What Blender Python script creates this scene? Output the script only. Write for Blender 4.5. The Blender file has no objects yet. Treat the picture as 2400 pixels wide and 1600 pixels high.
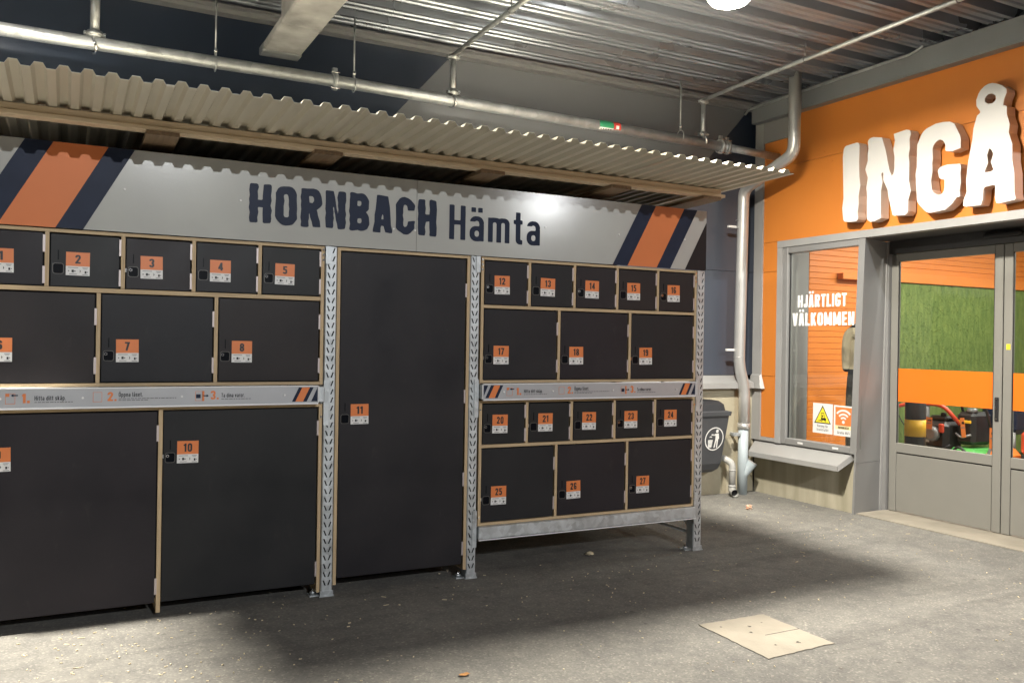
import bpy, math, random
import numpy as np
from mathutils import Vector, Matrix
from mathutils.geometry import tessellate_polygon

random.seed(7)
R = math.radians
sc = bpy.context.scene
col = sc.collection

# ------------------------------------------------------------------ camera
cam_d = bpy.data.cameras.new('camera')
cam = bpy.data.objects.new('camera', cam_d)
col.objects.link(cam)
YAW, PITCH, ROLL = R(27.447), R(0.013), R(0.903)
fwd = Vector((math.sin(YAW)*math.cos(PITCH), math.cos(YAW)*math.cos(PITCH), math.sin(PITCH)))
rgt = Vector((math.cos(YAW), -math.sin(YAW), 0))
upv = rgt.cross(fwd)
r2 = math.cos(ROLL)*rgt + math.sin(ROLL)*upv
u2 = -math.sin(ROLL)*rgt + math.cos(ROLL)*upv
cam.matrix_world = Matrix(((r2.x, u2.x, -fwd.x, 0), (r2.y, u2.y, -fwd.y, 0), (r2.z, u2.z, -fwd.z, 1.55), (0, 0, 0, 1)))
cam_d.sensor_width = 36.0
cam_d.lens = 30.15
cam_d.clip_end = 500
sc.camera = cam

# ------------------------------------------------------------------ night sky, exposure
world = bpy.data.worlds.new('World')
sc.world = world
world.use_nodes = True
wn = world.node_tree.nodes
bgn = wn['Background']
sky = wn.new('ShaderNodeTexSky')
sky.sky_type = 'NISHITA'
sky.sun_disc = False
sky.sun_elevation = R(-4)
sky.sun_rotation = R(200)
world.node_tree.links.new(sky.outputs[0], bgn.inputs[0])
bgn.inputs[1].default_value = 0.10
sc.view_settings.view_transform = 'Standard'
sc.view_settings.look = 'None'
sc.view_settings.gamma = 1
sc.view_settings.exposure = 0.0

# strengths of the lamps (their fixtures are built further down)
P_CANOPY = 520.0       # canopy ceiling lights
P_CANOPY_LEFT = 760.0
P_MAST = 6200.0        # car park mast lights
P_MAST_FAR = 900.0
P_INSIDE = 85.0       # shop lights
C_CANOPY = (1.0, 0.93, 0.81)
C_MAST = (0.97, 0.985, 1.0)
C_INSIDE = (1.0, 0.95, 0.88)

# ------------------------------------------------------------------ materials
MATS = {}
def mat(name, c, rough=0.5, metal=0.0, var=0.0, vscale=8.0, stretch=(1, 1, 1), bump=0.0, bscale=60.0, spec=0.5, c2=None, detail=4.0, rvar=0.0, coat=0.0):
    m = bpy.data.materials.new(name)
    m.use_nodes = True
    nt = m.node_tree
    p = nt.nodes['Principled BSDF']
    p.inputs['Base Color'].default_value = (*c, 1)
    p.inputs['Roughness'].default_value = rough
    p.inputs['Metallic'].default_value = metal
    p.inputs['Specular IOR Level'].default_value = spec
    if coat: p.inputs['Coat Weight'].default_value = coat; p.inputs['Coat Roughness'].default_value = 0.08
    tc = nt.nodes.new('ShaderNodeTexCoord')
    mp = nt.nodes.new('ShaderNodeMapping')
    mp.inputs['Scale'].default_value = stretch
    nt.links.new(tc.outputs['Object'], mp.inputs[0])
    if var or c2 or rvar:
        n = nt.nodes.new('ShaderNodeTexNoise')
        n.inputs['Scale'].default_value = vscale
        n.inputs['Detail'].default_value = detail
        nt.links.new(mp.outputs[0], n.inputs['Vector'])
        rp = nt.nodes.new('ShaderNodeValToRGB')
        rp.color_ramp.elements[0].position = 0.3
        rp.color_ramp.elements[1].position = 0.7
        d = c2 if c2 else tuple(v*(1-var) for v in c)
        u = c if c2 else tuple(min(1, v*(1+var)) for v in c)
        rp.color_ramp.elements[0].color = (*d, 1)
        rp.color_ramp.elements[1].color = (*u, 1)
        nt.links.new(n.outputs[0], rp.inputs[0])
        nt.links.new(rp.outputs[0], p.inputs['Base Color'])
        if rvar:
            mr = nt.nodes.new('ShaderNodeMapRange')
            mr.inputs[1].default_value = 0.3; mr.inputs[2].default_value = 0.7
            mr.inputs[3].default_value = max(0.02, rough-rvar); mr.inputs[4].default_value = rough+rvar
            nt.links.new(n.outputs[0], mr.inputs[0])
            nt.links.new(mr.outputs[0], p.inputs['Roughness'])
    if bump:
        b = nt.nodes.new('ShaderNodeTexNoise')
        b.inputs['Scale'].default_value = bscale
        b.inputs['Detail'].default_value = 5
        nt.links.new(mp.outputs[0], b.inputs['Vector'])
        bn = nt.nodes.new('ShaderNodeBump')
        bn.inputs['Strength'].default_value = bump
        bn.inputs['Distance'].default_value = 0.01
        nt.links.new(b.outputs[0], bn.inputs['Height'])
        nt.links.new(bn.outputs[0], p.inputs['Normal'])
    MATS[name] = m
    return m

def N(nt, t, **kw):
    n = nt.nodes.new(t)
    for k, v in kw.items():
        n.inputs[k].default_value = v
    return n

def mat_asphalt():
    m = mat('asphalt', (0.06, 0.058, 0.054), rough=0.86, spec=0.25)
    nt = m.node_tree; L = nt.links; p = nt.nodes['Principled BSDF']
    tc = nt.nodes.new('ShaderNodeTexCoord')
    big = N(nt, 'ShaderNodeTexNoise', Scale=0.9, Detail=5.0, Roughness=0.6); L.new(tc.outputs['Object'], big.inputs['Vector'])
    mid = N(nt, 'ShaderNodeTexNoise', Scale=9.0, Detail=6.0, Roughness=0.65); L.new(tc.outputs['Object'], mid.inputs['Vector'])
    ag = nt.nodes.new('ShaderNodeTexVoronoi'); ag.inputs['Scale'].default_value = 105; L.new(tc.outputs['Object'], ag.inputs['Vector'])
    ag2 = nt.nodes.new('ShaderNodeTexVoronoi'); ag2.inputs['Scale'].default_value = 48; L.new(tc.outputs['Object'], ag2.inputs['Vector'])
    r1 = nt.nodes.new('ShaderNodeValToRGB')
    r1.color_ramp.elements[0].position = 0.3; r1.color_ramp.elements[0].color = (0.128, 0.125, 0.118, 1)
    r1.color_ramp.elements[1].position = 0.72; r1.color_ramp.elements[1].color = (0.192, 0.187, 0.172, 1)
    L.new(big.outputs[0], r1.inputs[0])
    # aggregate stones: each cell its own brightness
    sep = nt.nodes.new('ShaderNodeSeparateColor'); L.new(ag.outputs['Color'], sep.inputs[0])
    r2_ = nt.nodes.new('ShaderNodeValToRGB')
    r2_.color_ramp.elements[0].position = 0.0; r2_.color_ramp.elements[0].color = (0.84, 0.84, 0.84, 1)
    r2_.color_ramp.elements[1].position = 1.0; r2_.color_ramp.elements[1].color = (1.10, 1.09, 1.07, 1)
    e = r2_.color_ramp.elements.new(0.9); e.color = (1.08, 1.08, 1.07, 1)
    e = r2_.color_ramp.elements.new(0.965); e.color = (1.55, 1.53, 1.45, 1)
    L.new(sep.outputs[0], r2_.inputs[0])
    mx = nt.nodes.new('ShaderNodeMix'); mx.data_type = 'RGBA'; mx.blend_type = 'MULTIPLY'; mx.inputs[0].default_value = 1.0
    L.new(r1.outputs[0], mx.inputs[6]); L.new(r2_.outputs[0], mx.inputs[7])
    r3 = nt.nodes.new('ShaderNodeValToRGB')
    r3.color_ramp.elements[0].position = 0.35; r3.color_ramp.elements[0].color = (0.86, 0.86, 0.87, 1)
    r3.color_ramp.elements[1].position = 0.66; r3.color_ramp.elements[1].color = (1.12, 1.115, 1.09, 1)
    L.new(mid.outputs[0], r3.inputs[0])
    mx2 = nt.nodes.new('ShaderNodeMix'); mx2.data_type = 'RGBA'; mx2.blend_type = 'MULTIPLY'; mx2.inputs[0].default_value = 1.0
    L.new(mx.outputs[2], mx2.inputs[6]); L.new(r3.outputs[0], mx2.inputs[7])
    gum = nt.nodes.new('ShaderNodeTexVoronoi'); gum.inputs['Scale'].default_value = 4.2; L.new(tc.outputs['Object'], gum.inputs['Vector'])
    r4 = nt.nodes.new('ShaderNodeValToRGB')
    r4.color_ramp.elements[0].position = 0.035; r4.color_ramp.elements[0].color = (0.62, 0.62, 0.62, 1)
    r4.color_ramp.elements[1].position = 0.075; r4.color_ramp.elements[1].color = (1, 1, 1, 1)
    L.new(gum.outputs['Distance'], r4.inputs[0])
    mps = nt.nodes.new('ShaderNodeMapping'); mps.inputs['Rotation'].default_value = (0, 0, 0.5); mps.inputs['Scale'].default_value = (0.35, 3.2, 1); L.new(tc.outputs['Object'], mps.inputs[0])
    sm = N(nt, 'ShaderNodeTexNoise', Scale=1.3, Detail=6.0, Roughness=0.6); L.new(mps.outputs[0], sm.inputs['Vector'])
    r5 = nt.nodes.new('ShaderNodeValToRGB')
    r5.color_ramp.elements[0].position = 0.28; r5.color_ramp.elements[0].color = (0.74, 0.74, 0.75, 1)
    r5.color_ramp.elements[1].position = 0.46; r5.color_ramp.elements[1].color = (1, 1, 1, 1)
    L.new(sm.outputs[0], r5.inputs[0])
    mx3 = nt.nodes.new('ShaderNodeMix'); mx3.data_type = 'RGBA'; mx3.blend_type = 'MULTIPLY'; mx3.inputs[0].default_value = 1.0
    L.new(mx2.outputs[2], mx3.inputs[6]); L.new(r4.outputs[0], mx3.inputs[7])
    mx4 = nt.nodes.new('ShaderNodeMix'); mx4.data_type = 'RGBA'; mx4.blend_type = 'MULTIPLY'; mx4.inputs[0].default_value = 1.0
    L.new(mx3.outputs[2], mx4.inputs[6]); L.new(r5.outputs[0], mx4.inputs[7])
    L.new(mx4.outputs[2], p.inputs['Base Color'])
    bn = N(nt, 'ShaderNodeBump', Strength=0.3, Distance=0.003); L.new(ag.outputs['Distance'], bn.inputs['Height'])
    bn2 = N(nt, 'ShaderNodeBump', Strength=0.22, Distance=0.010); L.new(mid.outputs[0], bn2.inputs['Height']); L.new(bn.outputs[0], bn2.inputs['Normal'])
    L.new(bn2.outputs[0], p.inputs['Normal'])
    return m

def mat_galv(name, c=(0.52, 0.54, 0.55), rough=0.42, scale=26.0, metal=0.85):
    m = mat(name, c, rough=rough, metal=metal)
    nt = m.node_tree; L = nt.links; p = nt.nodes['Principled BSDF']
    tc = nt.nodes.new('ShaderNodeTexCoord')
    v = nt.nodes.new('ShaderNodeTexVoronoi'); v.inputs['Scale'].default_value = scale; L.new(tc.outputs['Object'], v.inputs['Vector'])
    n = N(nt, 'ShaderNodeTexNoise', Scale=5.0, Detail=6.0, Roughness=0.65); L.new(tc.outputs['Object'], n.inputs['Vector'])
    s = nt.nodes.new('ShaderNodeSeparateColor'); L.new(v.outputs['Color'], s.inputs[0])
    a = nt.nodes.new('ShaderNodeMath'); a.operation = 'MULTIPLY_ADD'; L.new(s.outputs[0], a.inputs[0]); a.inputs[1].default_value = 0.35; L.new(n.outputs[0], a.inputs[2])
    r = nt.nodes.new('ShaderNodeValToRGB')
    r.color_ramp.elements[0].position = 0.35; r.color_ramp.elements[0].color = (*[x*0.72 for x in c], 1)
    r.color_ramp.elements[1].position = 0.95; r.color_ramp.elements[1].color = (*[min(1, x*1.25) for x in c], 1)
    L.new(a.outputs[0], r.inputs[0]); L.new(r.outputs[0], p.inputs['Base Color'])
    mr = nt.nodes.new('ShaderNodeMapRange'); mr.inputs[1].default_value = 0.3; mr.inputs[2].default_value = 1.0; mr.inputs[3].default_value = rough-0.1; mr.inputs[4].default_value = rough+0.14
    L.new(a.outputs[0], mr.inputs[0]); L.new(mr.outputs[0], p.inputs['Roughness'])
    return m

def mat_timber(name, axis, c1=(0.80, 0.67, 0.49), c2=(0.70, 0.55, 0.37)):
    st = {'x': (0.6, 14, 14), 'y': (14, 0.6, 14), 'z': (14, 14, 0.6)}[axis]
    m = mat(name, c1, rough=0.6, c2=c2, vscale=4.0, stretch=st, bump=0.15, bscale=9.0, detail=6.0)
    nt = m.node_tree; L = nt.links; p = nt.nodes['Principled BSDF']
    src = p.inputs['Base Color'].links[0].from_socket
    tc = nt.nodes.new('ShaderNodeTexCoord')
    mp = nt.nodes.new('ShaderNodeMapping')
    mp.inputs['Scale'].default_value = {'x': (2.2, 6, 6), 'y': (6, 2.2, 6), 'z': (6, 6, 2.2)}[axis]
    L.new(tc.outputs['Object'], mp.inputs[0])
    v = nt.nodes.new('ShaderNodeTexVoronoi'); v.inputs['Scale'].default_value = 1.3; L.new(mp.outputs[0], v.inputs['Vector'])
    r = nt.nodes.new('ShaderNodeValToRGB')
    r.color_ramp.elements[0].position = 0.05; r.color_ramp.elements[0].color = (0.3, 0.22, 0.17, 1)
    r.color_ramp.elements[1].position = 0.16; r.color_ramp.elements[1].color = (1, 1, 1, 1)
    L.new(v.outputs['Distance'], r.inputs[0])
    mx = nt.nodes.new('ShaderNodeMix'); mx.data_type = 'RGBA'; mx.blend_type = 'MULTIPLY'; mx.inputs[0].default_value = 1.0
    L.new(src, mx.inputs[6]); L.new(r.outputs[0], mx.inputs[7]); L.new(mx.outputs[2], p.inputs['Base Color'])
    return m

def mat_glass(name):      # clear pane: see-through with a mirror sheen that grows towards grazing
    m = bpy.data.materials.new(name); m.use_nodes = True
    nt = m.node_tree; nt.nodes.clear(); L = nt.links
    o = nt.nodes.new('ShaderNodeOutputMaterial')
    t = nt.nodes.new('ShaderNodeBsdfTransparent'); t.inputs[0].default_value = (0.93, 0.95, 0.93, 1)
    g = nt.nodes.new('ShaderNodeBsdfGlossy'); g.inputs['Roughness'].default_value = 0.02; g.inputs[0].default_value = (0.9, 0.9, 0.9, 1)
    lw = nt.nodes.new('ShaderNodeLayerWeight')
    pw = nt.nodes.new('ShaderNodeMath'); pw.operation = 'POWER'; pw.inputs[1].default_value = 4.0; L.new(lw.outputs['Facing'], pw.inputs[0])
    fr = nt.nodes.new('ShaderNodeMath'); fr.operation = 'MULTIPLY_ADD'; fr.inputs[1].default_value = 0.9; fr.inputs[2].default_value = 0.04; L.new(pw.outputs[0], fr.inputs[0])
    mx = nt.nodes.new('ShaderNodeMixShader')
    L.new(fr.outputs[0], mx.inputs[0]); L.new(t.outputs[0], mx.inputs[1]); L.new(g.outputs[0], mx.inputs[2]); L.new(mx.outputs[0], o.inputs[0])
    MATS[name] = m
    return m

def mat_emit(name, c, s):
    m = bpy.data.materials.new(name); m.use_nodes = True
    nt = m.node_tree; p = nt.nodes['Principled BSDF']
    p.inputs['Base Color'].default_value = (0.8, 0.8, 0.8, 1)
    p.inputs['Emission Color'].default_value = (*c, 1)
    p.inputs['Emission Strength'].default_value = s
    MATS[name] = m
    return m

asphalt = mat_asphalt()
film = mat('dark_film_plywood', (0.0215, 0.0198, 0.0205), rough=0.42, c2=(0.0155, 0.0152, 0.0170), vscale=2.6, detail=6, bump=0.06, bscale=380, spec=0.22, rvar=0.10)
def dress_film(m):
    nt = m.node_tree; L = nt.links; p = nt.nodes['Principled BSDF']
    src = p.inputs['Base Color'].links[0].from_socket
    oi = nt.nodes.new('ShaderNodeObjectInfo')
    rp = nt.nodes.new('ShaderNodeValToRGB'); els = rp.color_ramp.elements
    els[0].position = 0.0; els[0].color = (1.14, 1.02, 0.95, 1); els[1].position = 1.0; els[1].color = (0.92, 0.98, 1.08, 1)
    for ps, c_ in ((0.3, (1.05, 0.98, 1.12, 1)), (0.6, (0.95, 1.06, 1.02, 1))):
        e = els.new(ps); e.color = c_
    L.new(oi.outputs['Random'], rp.inputs[0])
    mx = nt.nodes.new('ShaderNodeMix'); mx.data_type = 'RGBA'; mx.blend_type = 'MULTIPLY'; mx.inputs[0].default_value = 1.0
    L.new(src, mx.inputs[6]); L.new(rp.outputs[0], mx.inputs[7])
    tc = nt.nodes.new('ShaderNodeTexCoord')
    mp = nt.nodes.new('ShaderNodeMapping'); mp.inputs['Scale'].default_value = (2.2, 1, 1.0); L.new(tc.outputs['Object'], mp.inputs[0])
    add = nt.nodes.new('ShaderNodeVectorMath'); add.operation = 'ADD'; L.new(mp.outputs[0], add.inputs[0])
    sc_ = nt.nodes.new('ShaderNodeVectorMath'); sc_.operation = 'SCALE'; sc_.inputs['Scale'].default_value = 37.0
    cb = nt.nodes.new('ShaderNodeCombineXYZ'); L.new(oi.outputs['Random'], cb.inputs[0]); L.new(oi.outputs['Random'], cb.inputs[2]); L.new(cb.outputs[0], sc_.inputs[0]); L.new(sc_.outputs[0], add.inputs[1])
    n = N(nt, 'ShaderNodeTexNoise', Scale=5.0, Detail=9.0, Roughness=0.72, Distortion=0.4); L.new(add.outputs[0], n.inputs['Vector'])
    r = nt.nodes.new('ShaderNodeValToRGB'); r.color_ramp.elements[0].position = 0.60; r.color_ramp.elements[0].color = (0, 0, 0, 1); r.color_ramp.elements[1].position = 0.78; r.color_ramp.elements[1].color = (0.5, 0.5, 0.5, 1)
    L.new(n.outputs[0], r.inputs[0])
    mx2 = nt.nodes.new('ShaderNodeMix'); mx2.data_type = 'RGBA'; L.new(r.outputs[0], mx2.inputs[0]); L.new(mx.outputs[2], mx2.inputs[6]); mx2.inputs[7].default_value = (0.048, 0.046, 0.043, 1)
    L.new(mx2.outputs[2], p.inputs['Base Color'])
dress_film(film)
ply_h = mat('plywood_edge_level', (0.56, 0.43, 0.26), rough=0.65, c2=(0.36, 0.26, 0.15), vscale=5, stretch=(0.8, 3, 55), detail=3)
ply_v = mat('plywood_edge_upright', (0.56, 0.43, 0.26), rough=0.65, c2=(0.36, 0.26, 0.15), vscale=5, stretch=(55, 3, 0.8), detail=3)
galv = mat_galv('galvanised_steel', (0.50, 0.53, 0.545), 0.48, 30, 0.7)
galv_pipe = mat_galv('galvanised_pipe', (0.40, 0.42, 0.43), 0.40, 18, 0.7)
hinge_m = mat('hinge_zinc', (0.50, 0.44, 0.43), rough=0.45, metal=0.5)
gap_m = mat('dark_gap', (0.006, 0.006, 0.007), rough=0.9)  # near-black for joints and backings, and for shade painted into hollows
lock_m = mat('black_lock_plastic', (0.0025, 0.0035, 0.006), rough=0.35, spec=0.08)
lockrim_m = mat('lock_rim', (0.09, 0.085, 0.08), rough=0.4, metal=0.2)
chrome = mat('chrome', (0.75, 0.75, 0.75), rough=0.18, metal=1)
alu_sign = mat('pale_grey_composite', (0.42, 0.43, 0.405), rough=0.15, c2=(0.375, 0.38, 0.365), vscale=2.2, spec=0.5, bump=0.02, bscale=90)
navy_print = mat('navy_print', (0.018, 0.025, 0.048), rough=0.45, var=0.12, vscale=6, spec=0.12)
brown_print = mat('brown_black_print', (0.022, 0.018, 0.019), rough=0.45, spec=0.12)
orange_print = mat('orange_print', (0.60, 0.185, 0.065), rough=0.45, var=0.03, vscale=3, spec=0.2)
strip_m = mat('strip_aluminium', (0.40, 0.41, 0.43), rough=0.38, metal=0.25, var=0.05, vscale=5)
strip_lip = mat('strip_white_lip', (0.72, 0.73, 0.75), rough=0.4)
white_print = mat('white_print', (0.68, 0.68, 0.67), rough=0.45)
grey_print = mat('grey_microprint', (0.16, 0.16, 0.17), rough=0.5)
black_print = mat('black_print', (0.012, 0.012, 0.014), rough=0.45)
orange_label = mat('orange_label', (0.66, 0.19, 0.05), rough=0.42)
sheet_m = mat('cream_steel_sheet', (0.66, 0.625, 0.52), rough=0.42, var=0.05, vscale=3, stretch=(1, 0.4, 1), spec=0.5)
pine_x = mat_timber('pine_along', 'x')
pine_y = mat_timber('pine_plank', 'y', (0.30, 0.21, 0.13), (0.19, 0.13, 0.08))
deck_m = mat('galvanised_deck', (0.225, 0.25, 0.29), rough=0.30, metal=0.65, var=0.05, vscale=1.2, rvar=0.04)
trim_deck = mat('grey_edge_trim', (0.20, 0.205, 0.215), rough=0.4, metal=0.2)
concrete = mat('raw_concrete', (0.34, 0.34, 0.34), rough=0.82, c2=(0.17, 0.17, 0.17), vscale=4.5, detail=8, bump=0.35, bscale=14)
slab_m = mat('pale_concrete_slab', (0.29, 0.262, 0.212), rough=0.85, c2=(0.225, 0.205, 0.165), vscale=5, detail=8, bump=0.2, bscale=60)
navy_clad = mat('navy_cladding', (0.016, 0.024, 0.042), rough=0.30, var=0.08, vscale=1.2, spec=0.5)
slate_clad = mat('slate_blue_cladding', (0.055, 0.064, 0.085), rough=0.34, var=0.06, vscale=1.5, spec=0.5)
pale_clad = mat('pale_grey_cladding', (0.135, 0.143, 0.157), rough=0.24, var=0.04, vscale=1.0, spec=0.6)
plaster = mat('cream_plaster', (0.45, 0.405, 0.30), rough=0.9, c2=(0.38, 0.34, 0.24), vscale=2.5, detail=6, bump=0.5, bscale=22)
plinth_m = mat('stained_plinth', (0.44, 0.40, 0.31), rough=0.88, c2=(0.30, 0.28, 0.20), vscale=2.4, stretch=(1, 3.5, 0.55), detail=7, bump=0.25, bscale=40)
flash_m = mat('pale_flashing', (0.33, 0.33, 0.325), rough=0.38, metal=0.1, var=0.05, vscale=3)
soffit_m = mat('dark_soffit', (0.06, 0.06, 0.06), rough=0.45)
grey_metal = mat('grey_powder_coat', (0.23, 0.23, 0.228), rough=0.42, metal=0.1, var=0.04, vscale=2.5)
door_grey = mat('door_grey', (0.215, 0.21, 0.19), rough=0.45, var=0.03, vscale=3)
steel_beam_m = mat('painted_steel_beam', (0.17, 0.18, 0.19), rough=0.4, var=0.06, vscale=3, metal=0.1)
orange_clad = mat('orange_cladding', (0.60, 0.20, 0.032), rough=0.42, c2=(0.545, 0.178, 0.03), vscale=0.9, stretch=(1, 1.5, 0.5), detail=7, spec=0.4, rvar=0.05)
orange_plank = mat('orange_plank_paint', (0.64, 0.195, 0.03), rough=0.45, var=0.04, vscale=2, stretch=(0.5, 2, 6))
orange_film = mat('orange_window_film', (0.74, 0.165, 0.014), rough=0.35)
letter_face = mat('white_letter_face', (0.62, 0.61, 0.59), rough=0.5)
letter_side = mat('letter_return', (0.62, 0.50, 0.42), rough=0.4, var=0.05, vscale=8)
white_vinyl = mat('white_vinyl', (0.85, 0.85, 0.84), rough=0.5)
glass = mat_glass('window_glass')
rubber = mat('black_rubber', (0.012, 0.012, 0.013), rough=0.6)
spout_m = mat('downpipe_steel', (0.50, 0.50, 0.49), rough=0.36, metal=0.55, var=0.05, vscale=3, rvar=0.04)
blue_grey = mat('blue_grey_pvc', (0.40, 0.46, 0.49), rough=0.5, var=0.07, vscale=4)
grey_pvc = mat('grey_pvc', (0.42, 0.42, 0.40), rough=0.5, var=0.1, vscale=6)
bin_m = mat('bin_plastic', (0.052, 0.055, 0.062), rough=0.48, var=0.1, vscale=5)
bin_dark = mat('bin_lid_plastic', (0.012, 0.013, 0.017), rough=0.5)
yellow_m = mat('yellow_paint', (0.78, 0.46, 0.03), rough=0.45)
yellow_sign = mat('yellow_sign', (0.80, 0.66, 0.04), rough=0.45)
cream_sign = mat('cream_sign', (0.78, 0.66, 0.36), rough=0.5)
green_sticker = mat('green_sticker', (0.02, 0.17, 0.08), rough=0.45)
red_sticker = mat('red_sticker', (0.38, 0.03, 0.02), rough=0.45)
turf = mat('artificial_turf', (0.17, 0.235, 0.055), rough=0.85, c2=(0.085, 0.14, 0.03), vscale=14, stretch=(1.4, 1, 0.3), detail=7, bump=0.9, bscale=120)
indoor_floor = mat('indoor_floor', (0.28, 0.27, 0.25), rough=0.4, var=0.06, vscale=4)
indoor_grey = mat('indoor_pale_reveal', (0.22, 0.218, 0.21), rough=0.7)
indoor_wall = mat('indoor_white_wall', (0.60, 0.585, 0.55), rough=0.8)
red_tube = mat('red_tube', (0.65, 0.07, 0.03), rough=0.4)
engine_black = mat('engine_black', (0.02, 0.02, 0.022), rough=0.38, var=0.2, vscale=20)
machine_grey = mat('machine_grey', (0.22, 0.22, 0.22), rough=0.4, metal=0.3)
machine_green = mat('machine_green', (0.10, 0.42, 0.10), rough=0.4)
machine_orange = mat('machine_orange', (0.75, 0.20, 0.03), rough=0.4)
lamp_housing = mat('lamp_housing', (0.5, 0.5, 0.5), rough=0.4)
dirt_m = mat('dark_dirt', (0.055, 0.05, 0.043), rough=0.95, var=0.3, vscale=40)
chip_m = mat('wood_chip', (0.62, 0.53, 0.36), rough=0.8, var=0.25, vscale=30)
paper_m = mat('crumpled_paper', (0.62, 0.52, 0.42), rough=0.8, c2=(0.40, 0.16, 0.07), vscale=18)
leaf_m = mat('dry_leaf', (0.42, 0.20, 0.06), rough=0.8, var=0.2, vscale=30)

# ------------------------------------------------------------------ helpers
WORLD = {}
def tag(o, label=None, cat=None, group=None, kind=None):
    if label: o['label'] = label
    if cat: o['category'] = cat
    if group: o['group'] = group
    if kind: o['kind'] = kind
    return o

def thing(name, loc, label, cat, group=None):
    o = bpy.data.objects.new(name, None)
    o.empty_display_size = 0.1
    o.location = loc
    col.objects.link(o)
    WORLD[o.name] = Vector(loc)
    return tag(o, label, cat, group)

def pip(p, poly):
    x, y = p; c = False; n = len(poly)
    for i in range(n):
        (x0, y0), (x1, y1) = poly[i], poly[i-1]
        if (y0 > y) != (y1 > y) and x < (x1-x0)*(y-y0)/(y1-y0)+x0: c = not c
    return c

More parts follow.
